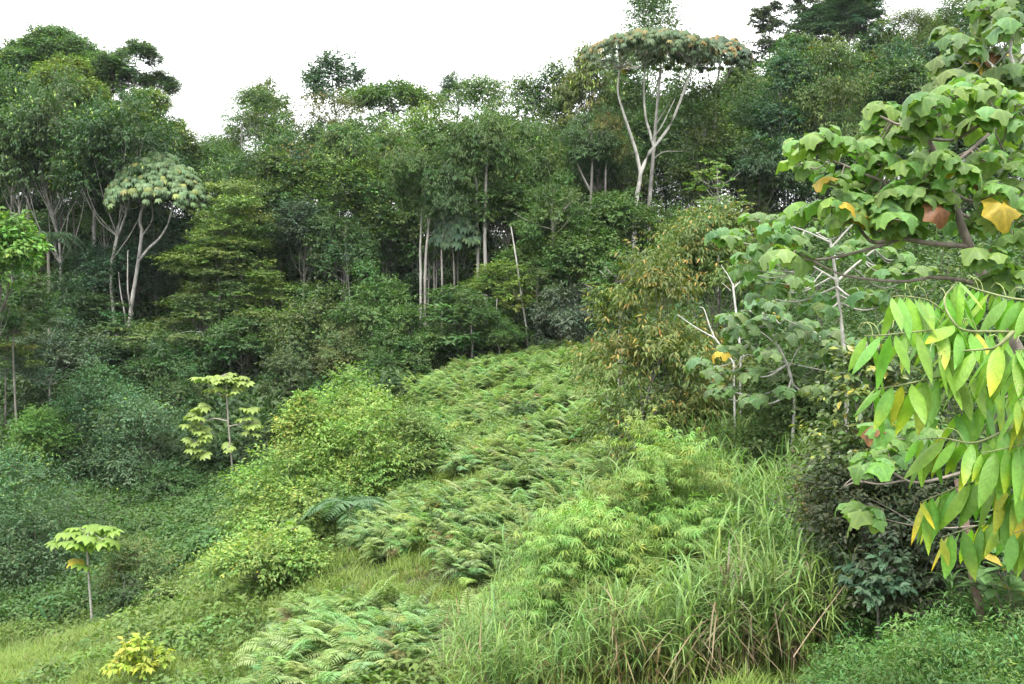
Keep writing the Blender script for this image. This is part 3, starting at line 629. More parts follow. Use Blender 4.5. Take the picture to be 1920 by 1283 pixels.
def umbrella(label, Y, foot_px, limbs, dome, nleaf, leaf_d, cols, topcol, ptop, bark, seed, name='umbrella_tree', flat=.5):
    """limbs: list of (pixel polyline, r0, r1); dome: (x, y, half width px, height px)"""
    rng = np.random.default_rng(seed); o = ground_foot(foot_px, Y)
    root = empty(name, o); tag(root, label, 'tree')
    ps = []; ends = []; rest = []; rcol = []
    for i, (pl, r0, r1) in enumerate(limbs):
        P = pix_path(pl, Y)
        P[:, 1] += np.sin(np.linspace(0, 1, len(P)) * 2.2) * rng.uniform(-1.2, 1.2) * (0 if i == 0 else 1)
        if i == 0: P = np.concatenate([[o + [0, 0, -.4]], P])
        ps.append((P, .62 * np.linspace(r0, r1, len(P)))); ends.append(P[-1])
    c = at(dome[0], dome[1] + dome[3], Y); hw = dome[2] / FPX * Y; hh = dome[3] / FPX * Y
    for i in range(nleaf):
        a = rng.uniform(0, 2 * math.pi); r = math.sqrt(rng.uniform(0, 1))
        if rng.uniform() < .62 and math.sin(a) > 0: a = -a                         # more of the near side
        lay = rng.choice([1.0, .86, .7, .55], p=[.5, .25, .15, .1])
        z = hh * (1 - flat * r ** 2.2) * lay + rng.normal(0, .04 * hh)
        p = c + np.array([r * hw * math.cos(a), r * hw * math.sin(a), z])
        out = np.array([math.cos(a), math.sin(a), 0])
        F = out * (.35 + r) + rng.normal(0, .35, 3) * [1, 1, .3] - np.array([0, 0, .25 + .5 * r]); N = np.array([0, 0, .8]) + out * .9 * r + rng.normal(0, .18, 3)
        cc = np.array(topcol if (rng.uniform() < ptop * (lay > .8)) else cols) * rng.uniform(.75, 1.25) * np.array([rng.uniform(.9, 1.15), 1, rng.uniform(.85, 1.15)])
        if i < 298: put(ME_PALM[i % 3], root, p - o, F, N, leaf_d * rng.uniform(.75, 1.25), cc)
        else: rest.append(scatter((p - o)[None], F[None], N[None], [leaf_d * rng.uniform(.75, 1.25)], PALMT[i % 3])); rcol.append(np.repeat(cc[None], len(PALMT[0][0]), 0))
        if i % 11 == 0:
            e = ends[int(np.argmin([np.linalg.norm(q - p) for q in ends]))]
            b = curve([e, (e * .45 + p * .55) + [0, 0, -.15 * hh], p - [0, 0, .1]], 6); ps.append((b, np.linspace(limbs[-1][2] * .55, .02, 6)))
    if rest: link('foliage', make_mesh('foliage', *joinm(rest), M_LEAF, np.concatenate(rcol)), root)['kind'] = 'stuff'
    wood(ps, 'trunk', root, o, bark)
    return root

umbrella('white trunked umbrella tree with a grey green dome of fingered leaves at left', 82.5, 243,
         [([(243, 690), (240, 640), (247, 570), (258, 500), (266, 436), (262, 415), (268, 385), (282, 350)], .32, .14),
          ([(260, 490), (282, 466), (305, 446), (322, 415), (332, 365)], .2, .1), ([(268, 440), (280, 410), (278, 370)], .1, .07),
          ([(241, 640), (232, 585), (224, 545), (221, 510)], .13, .05), ([(249, 590), (246, 550), (248, 500), (247, 470)], .13, .05)],
         (299, 292, 96, 114), 700, .78, (.120, .195, .085), (.22, .25, .08), .07, (.34, .325, .295), 3, flat=.72)
umbrella('white forked umbrella tree with a flat bronze topped crown against the sky', 80, 1190,
         [([(1189, 404), (1194, 370), (1200, 335), (1201, 326), (1215, 291), (1226, 276), (1253, 241), (1271, 201), (1287, 157), (1300, 120)], .34, .13),
          ([(1201, 326), (1194, 290), (1186, 263), (1175, 230), (1167, 204), (1158, 170), (1162, 130)], .26, .1),
          ([(1226, 276), (1220, 245), (1214, 215), (1211, 170), (1212, 120)], .2, .09), ([(1222, 262), (1238, 240), (1252, 210), (1262, 190)], .1, .05)],
         (1218, 68, 128, 74), 620, .72, (.075, .120, .052), (.17, .15, .055), .28, (.40, .385, .35), 4, flat=.45)
umbrella('mottled grey trunk with a small crown behind the white forked umbrella tree', 82.5, 1217,
         [([(1217, 385), (1222, 326), (1226, 276), (1231, 213), (1237, 145), (1240, 110)], .32, .12), ([(1226, 240), (1245, 210), (1260, 185)], .1, .05), ([(1222, 300), (1245, 285), (1275, 284), (1300, 280)], .1, .04)],
         (1262, 78, 70, 60), 70, 1.1, (.062, .100, .052), (.2, .14, .055), .4, (.36, .34, .31), 5, flat=.4)
umbrella('right hand umbrella tree with a dark crown and a straight grey trunk', 84, 1342,
         [([(1342, 330), (1341, 260), (1340, 200), (1346, 150), (1350, 120)], .26, .12), ([(1341, 190), (1330, 160), (1325, 130)], .12, .07), ([(1343, 170), (1362, 145), (1372, 120)], .12, .07)],
         (1345, 72, 62, 75), 330, .75, (.058, .098, .050), (.2, .15, .055), .35, (.30, .28, .26), 6, flat=.5)
umbrella('dark understorey tree with big fingered leaves right of the slender trunks', 78, 852,
         [([(852, 520), (850, 480), (848, 440)], .14, .08), ([(850, 470), (870, 440), (876, 400)], .07, .05)],
         (856, 372, 48, 100), 170, 1.0, (.058, .108, .055), (.09, .15, .07), .2, (.25, .23, .2), 7, flat=.8)

def cecropia(label, Y, foot_px, limbs, rosettes, leaf_d, col, bark, seed):
    rng = np.random.default_rng(seed); o = ground_foot(foot_px, Y); root = empty('cecropia_tree', o); tag(root, label, 'tree'); ps = []
    for i, (pl, r0, r1) in enumerate(limbs):
        P = pix_path(pl, Y)
        if i == 0: P = np.concatenate([[o + [0, 0, -.3]], P])
        ps.append((P, np.linspace(r0, r1, len(P))))
    for (x, y, n, rp, yl) in rosettes:
        c = at(x, y, Y) + [0, rng.uniform(-.3, .3), 0]; rr = rp / FPX * Y
        for k in range(n):
            a = 2.4 * k + rng.uniform(-.3, .3); r = rr * math.sqrt((k + .6) / n); d = np.array([math.cos(a), math.sin(a), 0])
            p = c + d * r + [0, 0, (rng.uniform(-.3, .3) - .3 * r) * leaf_d]
            F = d + rng.normal(0, .15, 3); N = np.array([0, 0, 1.0]) + d * .85 + rng.normal(0, .2, 3)
            cc = np.array((.42, .36, .05) if rng.uniform() < yl else col) * rng.uniform(.8, 1.2)
            put(ME_CEC[k % 3], root, p - o, F, N, leaf_d * rng.uniform(.8, 1.2), cc)
            ps.append((curve([c - [0, 0, .12], (c + p) / 2 - [0, 0, .02], p], 4), np.array([.012, .01, .009, .008])))
    wood(ps, 'trunk', root, o, bark, M_TWIG)
    return root
cecropia('thin sapling with a flat umbrella of yellow green leaves standing on the left grass', 39, 176,
         [([(175, 1190), (170, 1130), (165, 1060), (164, 1010), (163, 1000)], .05, .035)],
         [(163, 992, 14, 44, 0), (130, 1002, 6, 24, 0), (196, 1004, 6, 22, 0), (165, 1012, 7, 34, .0), (152, 1050, 2, 8, .5)], .95, (.19, .30, .055), (.30, .29, .25), 21)
cecropia('slender tree with tiers of pale yellow leaves against the dark wood at left', 58, 440,
         [([(438, 910), (433, 850), (428, 790), (425, 740), (424, 715)], .06, .04), ([(427, 790), (400, 785), (380, 795), (374, 790)], .05, .03), ([(428, 800), (450, 795), (468, 790)], .05, .03), ([(425, 745), (395, 730), (388, 712)], .05, .03), ([(425, 745), (448, 735), (455, 718)], .05, .03)],
         [(388, 706, 8, 20, .03), (420, 700, 9, 24, .03), (450, 707, 8, 20, .05), (412, 728, 6, 20, .2), (440, 725, 5, 16, .12), (374, 764, 6, 14, 0), (366, 784, 7, 17, 0), (376, 803, 7, 16, 0), (369, 823, 7, 18, .03), (375, 842, 7, 18, .03), (474, 770, 5, 11, 0), (468, 787, 6, 15, 0), (475, 803, 6, 14, 0), (430, 832, 3, 9, .2)], .95, (.24, .32, .085), (.26, .24, .20), 22)
cecropia('low yellow green fingered sapling at the left foot of the tree fern', 31.5, 545,
         [([(545, 1040), (548, 1010), (550, 990)], .04, .025)],
         [(545, 988, 7, 26, 0), (525, 1002, 5, 20, .1), (562, 1004, 5, 20, .05), (520, 1018, 4, 16, .2), (548, 1018, 4, 20, .1)], .5, (.20, .31, .06), (.22, .2, .16), 23)

# slender pole trees: trunk followed along its bends, crown on top
def pole(label, Y, pl, r0, r1, crown, base, bark, seed, kind='gen', tip=None, tipf=0, dense=1., name='slender_tree', style='dome', extra=()):
    x, yt, wp, hp = crown; foot = ground_foot(pl[0][0], Y)
    root = empty(name, foot); tag(root, label, 'tree')
    P = np.concatenate([[foot + [0, 0, -.3]], pix_path(pl, Y)]); ps = [(P, .68 * np.linspace(r0, r1, len(P)))]
    for e, a, b in extra: q = pix_path(e, Y, n=9); ps.append((q, np.linspace(a, b, 9)))
    W = wp / FPX * Y; ch = hp / FPX * Y; top = at(x, yt, Y)
    cb = np.array([top[0], Y, top[2] - ch]) - foot
    rng = np.random.default_rng(seed)
    for k in range(12):
        q = cb + np.array([rng.normal(0, W * .25), rng.normal(0, W * .25), ch * rng.uniform(.3, .8)]) + foot
        zz = np.abs(P[:, 2] - (q[2] - .25 * ch)); a = P[int(np.argmin(zz))]; ps.append((curve([a, (a + q) / 2 + [0, 0, -.2], q], 5), np.linspace(r1 * .6, .015, 5)))
    wood(ps, 'trunk', root, foot, bark)
    foliage(root, cb, W, ch, style, kind, base, tip, tipf, seed, Y, dense)
pole('slanting white pole trunk with a small yellow green crown above the fern slope', 70.5, [(990, 656), (986, 610), (978, 560), (970, 500), (963, 455), (958, 425)], .12, .07, (966, 525, 70, 55), (.14, .19, .04), PALE, 31, 'gen', TY, .3, .7)
pole('right one of the tall twin pale trunks in the middle of the wood', 77, [(911, 520), (909, 450), (910, 380), (912, 310), (916, 250), (920, 215)], .24, .1, (920, 190, 120, 120), G1, PALE, 32, 'lance', extra=[([(912, 310), (925, 275), (938, 250)], .09, .04), ([(914, 280), (900, 250), (893, 225)], .09, .04)])
pole('left one of the tall twin pale trunks in the middle of the wood', 77.5, [(896, 520), (896, 450), (894, 390), (893, 340), (880, 290), (872, 260)], .2, .09, (865, 215, 110, 120), G1, PALE, 33, 'lance', extra=[([(893, 340), (870, 305), (845, 280)], .08, .03)])
pole('dark slender trunk left of the big fingered leaves', 76, [(797, 520), (799, 470), (803, 430), (800, 390), (790, 340), (778, 300)], .17, .08, (775, 250, 110, 110), G1, GREY, 34, 'lance', extra=[([(803, 430), (808, 400), (815, 360)], .07, .03)])
pole('pale slender trunk second left of the big fingered leaves', 77, [(789, 515), (788, 470), (790, 420), (792, 350)], .16, .08, (795, 270, 110, 120), G1, PALE, 35, 'lance')
pole('thin trunk just left of the big fingered leaves', 76.5, [(829, 520), (828, 470), (832, 420), (834, 380)], .13, .06, (832, 300, 100, 110), G2, GREY, 36, 'lance')
pole('grey straight trunk behind the grey leaved shrubby tree', 74, [(1037, 520), (1037, 470), (1036, 420), (1034, 370)], .2, .1, (1040, 330, 120, 120), G1, GREY, 37)
pole('grey trunk with splayed bare limbs left of the white forked trunks', 79, [(1106, 420), (1108, 370), (1110, 310), (1110, 270), (1106, 235)], .2, .09, (1108, 215, 110, 90), G2, GREY, 38, 'lance', extra=[([(1108, 360), (1095, 335), (1084, 310), (1075, 280)], .1, .04), ([(1110, 290), (1122, 262), (1130, 245)], .08, .03), ([(1109, 300), (1098, 270), (1090, 255)], .08, .03)])
pole('thin straight grey trunk between the splayed trunk and the white fork', 80, [(1135, 400), (1135, 340), (1137, 280), (1138, 230)], .15, .08, (1138, 205, 80, 90), (.12, .14, .04), GREY, 39, 'lance', TB, .2)
pole('pale trunk showing under the bronze leaved boughs', 48, [(1163, 640), (1164, 600), (1165, 560), (1166, 520)], .2, .14, (1165, 480, 120, 90), G1, GREY, 40)
pole('thin dark trunk at the edge of the wood right of the earth bank', 68.5, [(883, 690), (886, 650), (884, 610), (890, 570)], .11, .06, (888, 545, 80, 60), G1, GREY, 41)
pole('second thin dark trunk at the edge of the wood right of the earth bank', 69, [(938, 680), (934, 640), (930, 600), (932, 560)], .09, .05, (930, 590, 80, 60), G1, GREY, 42)
pole('thin grey trunk just right of the white pole', 72, [(1008, 620), (1008, 580), (1006, 540), (1010, 500)], .12, .07, (1008, 490, 90, 70), G1, GREY, 43)
pole('grey forked stem in the shade right of the tiered trees', 78, [(412, 560), (411, 520), (406, 500), (395, 470)], .16, .08, (400, 420, 110, 60), GY, GREY, 44, 'layer', extra=[([(411, 520), (420, 495), (428, 475)], .1, .05)])
pole('pale trunk high on the shaded slope between the umbrella tree and the left edge', 90, [(177, 400), (178, 350), (184, 310), (190, 290)], .22, .12, (185, 250, 120, 110), G2, PALE, 45)
pole('sparse light green sapling with airy tiers left of the near large leaves', 66, [(1347, 400), (1346, 370), (1345, 330), (1344, 310)], .1, .04, (1343, 298, 105, 90), (.13, .22, .045), GREY, 46, 'layer', None, 0, .22, style='tier')

for x, yt, Y, lb in [(1245, 250, 112, 'low dark tree closing the gap behind the white forked trunks'), (1190, 260, 114, 'low dark tree left behind the white forked trunks'), (70, 300, 116, 'low shaded tree under the crowns at the far left'),
        (150, 330, 113, 'low shaded tree behind the pale trunk high on the left slope'), (1300, 250, 108, 'low dark tree right behind the white forked trunks'), (1480, 260, 108, 'low dark tree behind the dense mass at right'), (1870, 300, 106, 'low dark tree behind the near trunk at the right edge'), (10, 320, 110, 'low shaded tree cut by the left edge under the dark crown')]:
    tree('forest_tree', lb, 'tree', x, yt, Y, 165, 220, 'column', 'gen', G2)

# wispy branched trees on the right skyline
def wispy(label, x, yt, Y, wp, hp, seed, base):
    rng = np.random.default_rng(seed); top = at(x, yt, Y); foot = ground_foot(x, Y); H = top[2] - foot[2]; W = wp / FPX * Y; ch = hp / FPX * Y
    root = empty('wispy_tree', foot); tag(root, label, 'tree')
    ps = [(curve([[0, 0, -.4], [.2, 0, H * .5], [0, .1, H]], 12), np.linspace(.28, .03, 12))]; LP = []; LF = []; LN = []
    for k in range(64):
        z = H - ch * rng.uniform(.02, 1); a = rng.uniform(0, 6.28); L = W * .5 * (.35 + .65 * min(1, (H - z) / ch * 1.5)) * rng.uniform(.6, 1.15)
        d = np.array([math.cos(a), math.sin(a), 0]); b = curve([[0, 0, z], d * L * .55 + [0, 0, z + L * .12], d * L + [0, 0, z + L * rng.uniform(-.1, .35)]], 9)
        ps.append((b, np.linspace(.05, .012, 9)))
        tt = rng.uniform(.12, 1, 95); idx = tt * 8; i0 = np.minimum(idx.astype(int), 7); fr = (idx - i0)[:, None]
        P = b[i0] * (1 - fr) + b[i0 + 1] * fr + rng.normal(0, .12, (95, 3)); sd = np.cross(d, [0, 0, 1.])
        LP.append(P); LF.append(d * .5 + sd * rng.choice([-1, 1], (95, 1)) * .8 + rng.normal(0, .4, (95, 3))); LN.append(np.array([0, 0, 1.]) + rng.normal(0, .5, (95, 3)))
    P = np.concatenate(LP); tm = t_leaf(.36)
    V, T = scatter(P, np.concatenate(LF), np.concatenate(LN), rng.uniform(.3, .6, len(P)), tm)
    wood(ps, 'trunk', root, np.zeros(3), GREY)
    link('crown', make_mesh('crown', V, T, M_LEAF, np.repeat(leaf_cols(rng, len(P), base, .2), 4, 0)), root)
wispy('left one of two dark wispy trees with spiky boughs against the sky', 1437, 2, 118, 120, 150, 61, (.055, .075, .045))
wispy('right one of two dark wispy trees with spiky boughs against the sky', 1502, -20, 121, 110, 170, 62, (.050, .070, .045))

# ------------------------------------------------------------------ fronds: bracken, tree fern, palm
def frond(L, rise, fall, d, npairs=13, wid=.40, asp=.22, sag=.15, tip=.98, start=.16, rngl=None):
    """arching frond from the origin towards d: points, tris (leaflets on both sides of a thin stalk)"""
    rng = rngl or np.random.default_rng(1)
    t = np.linspace(0, 1, 7); d = np.asarray(d, float)
    sp = d[None] * (L * (t * .92 - .12 * t ** 2))[:, None] + np.array([0, 0, 1.]) * (L * (rise * t - fall * t ** 2))[:, None]
    V1, T1 = tubes([(sp, np.linspace(.008, .003, 7) * L)], 3)
    tp = np.linspace(start, tip, npairs); P = np.stack([np.interp(tp, t, sp[:, i]) for i in range(3)], -1)
    tg = nrm(np.gradient(P, axis=0)); sd = nrm(np.cross(tg, [0, 0, 1.]))
    ln = L * wid * (1 - (tp - start) / (1 - start)) ** .75 * np.minimum(1, .55 + (tp - start) * 4) + .03 * L
    Ps = np.concatenate([P, P]); F = np.concatenate([sd + tg * .45, -sd + tg * .45]); F[:, 2] -= sag; F += rng.normal(0, .07, F.shape)
    N = np.tile(np.array([[0, 0, 1.]]), (len(Ps), 1)) + rng.normal(0, .12, (len(Ps), 3))
    V2, T2 = scatter(Ps, F, N, np.concatenate([ln, ln]), t_leaf(asp, .1, .03))
    return np.concatenate([V1, V2]), np.concatenate([T1, T2 + len(V1)])

def frond_plant(name, label, cat, foot, trunk_h, n, L, rise, fall, col, seed, trunk_col, rt, wid=.4, asp=.22, npairs=16, sag=.15):
    rng = np.random.default_rng(seed); root = empty(name, foot); tag(root, label, cat)
    wood([(curve([[0, 0, -.3], [.05, 0, trunk_h * .5], [0, 0, trunk_h]], 8), np.linspace(rt, rt * .8, 8))], 'trunk', root, np.zeros(3), trunk_col)
    for k in range(n):
        a = 2 * math.pi * k / n + rng.uniform(-.2, .2); d = (math.cos(a), math.sin(a), 0)
        V, T = frond(L * rng.uniform(.85, 1.15), rise * rng.uniform(.7, 1.2), fall * rng.uniform(.9, 1.1), d, npairs, wid, asp, sag, rngl=rng)
        o = link('frond', make_mesh('frond', V, T, M_LEAF), root, (0, 0, trunk_h), np.array(col) * rng.uniform(.85, 1.15))
frond_plant('tree_fern', 'tree fern with wide dark fronds at the foot of the central thicket', 'fern', ground_foot(655, 33.6), 1.35, 10, 2.0, .5, .72, (.075, .145, .062), 71, (.1, .08, .06), .1)
frond_plant('palm_tree', 'dark palm with feathery fronds in the shade at the left edge', 'palm', ground_foot(92, 82), 10.5, 13, 4.2, .55, .85, (.045, .085, .042), 72, (.2, .18, .15), .14, wid=.28, asp=.1, npairs=30, sag=.5)

# ------------------------------------------------------------------ ground cover that nobody could count: instanced plants
def inside(poly, u, Y):
    poly = np.array(poly, float); x1, y1 = poly[:, 0], poly[:, 1]; x2, y2 = np.roll(x1, -1), np.roll(y1, -1)
    u = u[:, None]; Y = Y[:, None]
    c = ((y1 > Y) != (y2 > Y)) & (u < (x2 - x1) * (Y - y1) / (y2 - y1 + 1e-12) + x1)
    return c.sum(1) % 2 == 1
def noise2(x, y, s=1., o=0.):
    x = x * s + o; y = y * s - o
    return (np.sin(x * 1.3 + 1.7 * np.sin(y * .9)) + np.sin(y * 1.1 + 1.3 * np.sin(x * .7 + 2)) + .6 * np.sin(2.3 * x - 1.9 * y)) / 2.6
def uof(X, Y): return 960 + FPX * X / np.maximum(Y, 1)

def cover(name, label, cat, meshes, X, Y, rng, smin, smax, tint, tilt=.12, zoff=0., rotz=None, var=None, zs=None):
    n = len(X); me = bpy.data.meshes.new(name); Z = gz(X, Y) + zoff
    me.vertices.add(n); me.vertices.foreach_set('co', np.stack([X, Y, Z], -1).astype(np.float32).ravel())
    rz = rng.uniform(0, 6.283, n) if rotz is None else rotz
    rot = np.stack([rng.normal(0, tilt, n), rng.normal(0, tilt, n), rz], -1)
    s = rng.uniform(smin, smax, n) if zs is None else zs * rng.uniform(smin, smax, n)
    for nm, ty, dat, key in (('rot', 'FLOAT_VECTOR', rot, 'vector'), ('tint', 'FLOAT_VECTOR', tint, 'vector'), ('scl', 'FLOAT', s, 'value')):
        a = me.attributes.new(nm, ty, 'POINT'); a.data.foreach_set(key, np.ascontiguousarray(dat, dtype=np.float32).ravel())
    a = me.attributes.new('vid', 'INT', 'POINT'); v = rng.integers(0, len(meshes), n) if var is None else var
    a.data.foreach_set('value', np.ascontiguousarray(v, dtype=np.int32))
    o = link(name, me); tag(o, label, cat, kind='stuff')
    colc = bpy.data.collections.new(name + '_plants')
    for i, m in enumerate(meshes):
        q = bpy.data.objects.new('plant_%02d' % i, m); colc.objects.link(q)
    ng = bpy.data.node_groups.new(name, 'GeometryNodeTree')
    ng.interface.new_socket('Geometry', in_out='INPUT', socket_type='NodeSocketGeometry'); ng.interface.new_socket('Geometry', in_out='OUTPUT', socket_type='NodeSocketGeometry')
    N = ng.nodes; L = ng.links
    gi = N.new('NodeGroupInput'); go = N.new('NodeGroupOutput'); ip = N.new('GeometryNodeInstanceOnPoints'); ci = N.new('GeometryNodeCollectionInfo')
    ci.inputs['Collection'].default_value = colc; ci.inputs['Separate Children'].default_value = True; ci.inputs['Reset Children'].default_value = True
    def na(nm, ty):
        q = N.new('GeometryNodeInputNamedAttribute'); q.data_type = ty; q.inputs['Name'].default_value = nm; return q.outputs['Attribute']
    e2r = N.new('FunctionNodeEulerToRotation'); L.new(na('rot', 'FLOAT_VECTOR'), e2r.inputs[0]); L.new(e2r.outputs[0], ip.inputs['Rotation'])
    L.new(na('scl', 'FLOAT'), ip.inputs['Scale']); L.new(na('vid', 'INT'), ip.inputs['Instance Index']); ip.inputs['Pick Instance'].default_value = True
    L.new(gi.outputs[0], ip.inputs['Points']); L.new(ci.outputs[0], ip.inputs['Instance']); L.new(ip.outputs[0], go.inputs[0])
    md = o.modifiers.new('plants', 'NODES'); md.node_group = ng
    return o

rg = np.random.default_rng(77)
def blade(L, h0, d, w_, bend, segs=4):
    """arching grass blade from height h0 towards d"""
    t = np.linspace(0, 1, segs + 1); d = np.asarray(d, float); sd = np.array([-d[1], d[0], 0])
    c = d[None] * (L * (.25 * t + bend * t ** 2))[:, None] + np.array([0, 0, 1.])[None] * (h0 + L * (.85 * t - bend * 1.15 * t ** 2.2))[:, None]
    wd = w_ * np.array([.7] + [1.0] * (segs - 1) + [0.02]); wd[1:-1] *= np.linspace(1, .6, segs - 1)
    V = np.concatenate([c - sd[None] * wd[:, None] / 2, c + sd[None] * wd[:, None] / 2]); k = segs + 1; i = np.arange(segs)
    return V, np.concatenate([np.stack([i, i + k, i + k + 1], -1), np.stack([i, i + k + 1, i + 1], -1)])
def col_for(parts, base, rng, var=.15):
    return np.concatenate([np.repeat(np.array(base)[None] * (1 + var * rng.normal(0, 1)), len(v), 0) for v, _ in parts]).clip(.003, .9)

def mk_bracken(seed, n=8):
    rng = np.random.default_rng(seed); ps = []
    for k in range(n):
        a = math.pi + rng.uniform(-1.9, 1.9)                                    # combed downhill, to the left
        ps.append(frond(rng.uniform(.75, 1.25), rng.uniform(1.0, 1.6), rng.uniform(.8, 1.1), (math.cos(a), math.sin(a), 0), 15, .30, .2, .25, rngl=rng))
    V, T = joinm(ps); return make_mesh('bracken', V, T, M_INST, col_for(ps, (1, 1, 1), rng))
def mk_cane(seed, dead=False):
    rng = np.random.default_rng(seed); ps = []; cols = []
    for c in range(2):
        hgt = rng.uniform(1.3, 2.0) * (.7 if dead else 1); ox, oy = rng.normal(0, .12, 2); lx, ly = rng.normal(0, .1, 2)
        st = curve([[ox, oy, -.1], [ox + lx * .4, oy + ly * .4, hgt * .5], [ox + lx, oy + ly, hgt]], 5); ps.append(tubes([(st, np.linspace(.012, .006, 5))], 3)); cols.append((1.15, 1.0, .9))
        for k in range(10):
            f = (k + .6) / 10; a = rng.uniform(0, 6.28); h = hgt * (.18 + .82 * f); q = np.array([ox + lx * f, oy + ly * f, 0])
            L = rng.uniform(.7, 1.25) * (.75 if f < .3 or f > .93 else 1); b = rng.uniform(.2, .7) if f < .9 else rng.uniform(.05, .35)
            if dead: b = rng.uniform(.7, 1.1)
            v, t = blade(L, h, (math.cos(a), math.sin(a), 0), rng.uniform(.023, .037), b, 6); ps.append((v + q, t)); cols.append(np.array((1, 1, 1)) * rng.uniform(.8, 1.2) if f > .25 or dead else np.array((1.3, 1.0, .95)) * rng.uniform(.6, 1.0))
    V, T = joinm(ps); C = np.concatenate([np.repeat(np.array(c)[None], len(p[0]), 0) for c, p in zip(cols, ps)])
    return make_mesh('cane_grass', V, T, M_INST, C)
def mk_tuft(seed, n=16, lo=.22, hi=.5, wd=.012):
    rng = np.random.default_rng(seed); ps = []
    for k in range(n):
        a = rng.uniform(0, 6.28); v, t = blade(rng.uniform(lo, hi), 0, (math.cos(a), math.sin(a), 0), wd * rng.uniform(.8, 1.4), rng.uniform(.1, .6), 3)
        ps.append((v + np.array([rng.normal(0, .09), rng.normal(0, .09), -.03]), t))
    V, T = joinm(ps); return make_mesh('grass_tuft', V, T, M_INST, col_for(ps, (1, 1, 1), rng))
def mk_weed(seed, n=46, h=.38, r=.3, ls=.11, asp=.55):
    rng = np.random.default_rng(seed)
    a = rng.uniform(0, 6.28, n); rr = np.sqrt(rng.uniform(0, 1, n)) * r; z = h * np.sqrt(np.clip(1 - (rr / r) ** 2 * .8, 0, 1)) * rng.uniform(.45, 1, n)
    P = np.stack([rr * np.cos(a), rr * np.sin(a), z], -1); d = np.stack([np.cos(a), np.sin(a), 0 * a], -1)
    F = d + rng.normal(0, .5, (n, 3)); F[:, 2] -= .25; N = np.array([0, 0, 1.]) + d * .4 + rng.normal(0, .35, (n, 3))
    tm = t_leaf(asp); V, T = scatter(P, F, N, ls * rng.uniform(.6, 1.3, n), tm)
    return make_mesh('leafy_weed', V, T, M_INST, np.repeat(leaf_cols(rng, n, (1, 1, 1), .16), 4, 0))

EL = [(845, 17), (1575, 16.2), (1590, 20), (1575, 27), (1540, 35), (1240, 36), (1215, 30), (1200, 26.5), (1010, 25.5), (930, 23), (850, 20.5)]
BR = [(455, 20.5), (850, 20.5), (920, 24), (985, 27), (1060, 30), (1190, 33), (1215, 40), (1195, 52), (1210, 66), (1090, 71), (850, 69), (755, 64), (820, 55), (850, 46), (790, 38), (690, 33.5), (590, 27.5)]
def pts(n, x0, x1, y0, y1): return rg.uniform(x0, x1, n), rg.uniform(y0, y1, n)
def tints(n, base, var=.14, hue=.1):
    return leaf_cols(rg, n, base, var, hue)

# bracken
X, Y = pts(60000, -9, 12, 20, 72); u = uof(X, Y); k = inside(BR, u, Y); dn = noise2(X, Y, .55) + .35 * noise2(X, Y, 1.7, 3)
k &= (dn > -.1) | ((Y > 60) & (dn > -.45)); k &= rg.uniform(0, 1, len(X)) < np.where(Y > 45, .3, .42); X, Y, dn = X[k], Y[k], dn[k]
tn = tints(len(X), (.215, .315, .115), .16, .12); m = rg.uniform(0, 1, len(X)) < .025; tn[m] = tints(int(m.sum()), (.20, .18, .08))
cover('bracken', 'arching pale green bracken combed downhill across the clearing', 'fern', [mk_bracken(s) for s in range(5)], X, Y, rg, .5, 1.05, tn, .14, rotz=rg.normal(0, .8, len(X)), zs=1 + .3 * dn, zoff=.32 * np.clip(noise2(X, Y, .8, 2.) + .2, 0, 1))
# tall cane grass
X, Y = pts(30000, -2, 13, 16, 37); u = uof(X, Y); k = inside(EL, u, Y); k &= rg.uniform(0, 1, len(X)) < .34
k &= ~(((X - 2.7) / 2.5) ** 2 + ((Y - 20.2) / 1.9) ** 2 < 1); X, Y = X[k], Y[k]; u = uof(X, Y)
tn = tints(len(X), (.165, .265, .078), .17); va = rg.integers(0, 6, len(X)); edge = (Y < 18.3) | ((u < 1080) & (Y < 24)) | ((u > 1180) & (u < 1260) & (Y < 21.5))
m = edge & (rg.uniform(0, 1, len(X)) < .13); tn[m] = tints(int(m.sum()), (.22, .185, .11)); va[m & (rg.uniform(0, 1, len(X)) < .6)] = 6
sz = np.where(u < 1080, .75, np.where(u > 1280, 1.12, .95)) * np.where(edge, .85, 1) * (1 + .15 * noise2(X, Y, 1.2))
cover('cane_grass', 'tall green cane grass with arching blades filling the lower right', 'grass', [mk_cane(100 + s) for s in range(6)] + [mk_cane(110, True)], X, Y, rg, .8, 1.2, tn, .09, var=va, zs=sz)
# meadow grass between
X, Y = pts(120000, -34, 12, 15, 74); u = uof(X, Y); k = (u > -150) & ((u < 1250) | ((Y < 18.6) & (u < 1600))) & (rg.uniform(0, 1, len(X)) < np.clip(1.3 - Y / 70, .25, 1)) & ~inside([(-400, 44), (430, 44), (560, 52), (700, 66), (700, 80), (-400, 80)], u, Y)
k &= ~(inside(EL, u, Y) & (Y > 18.5)); k &= rg.uniform(0, 1, len(X)) < .62; X, Y = X[k], Y[k]
f = .5 + .5 * noise2(X, Y, .33, 1.); tn = tints(len(X), (1, 1, 1), .13) * (np.array([.230, .315, .062])[None] * f[:, None] + np.array([.155, .235, .055])[None] * (1 - f[:, None]))
m = rg.uniform(0, 1, len(X)) < .035; tn[m] = tints(int(m.sum()), (.22, .19, .08))
cover('meadow_grass', 'short bright meadow grass between the ferns and shrubs', 'grass', [mk_tuft(200 + s) for s in range(6)], X, Y, rg, .7, 1.35, tn, .15, zs=1 + .25 * noise2(X, Y, .8) + Y / 90)
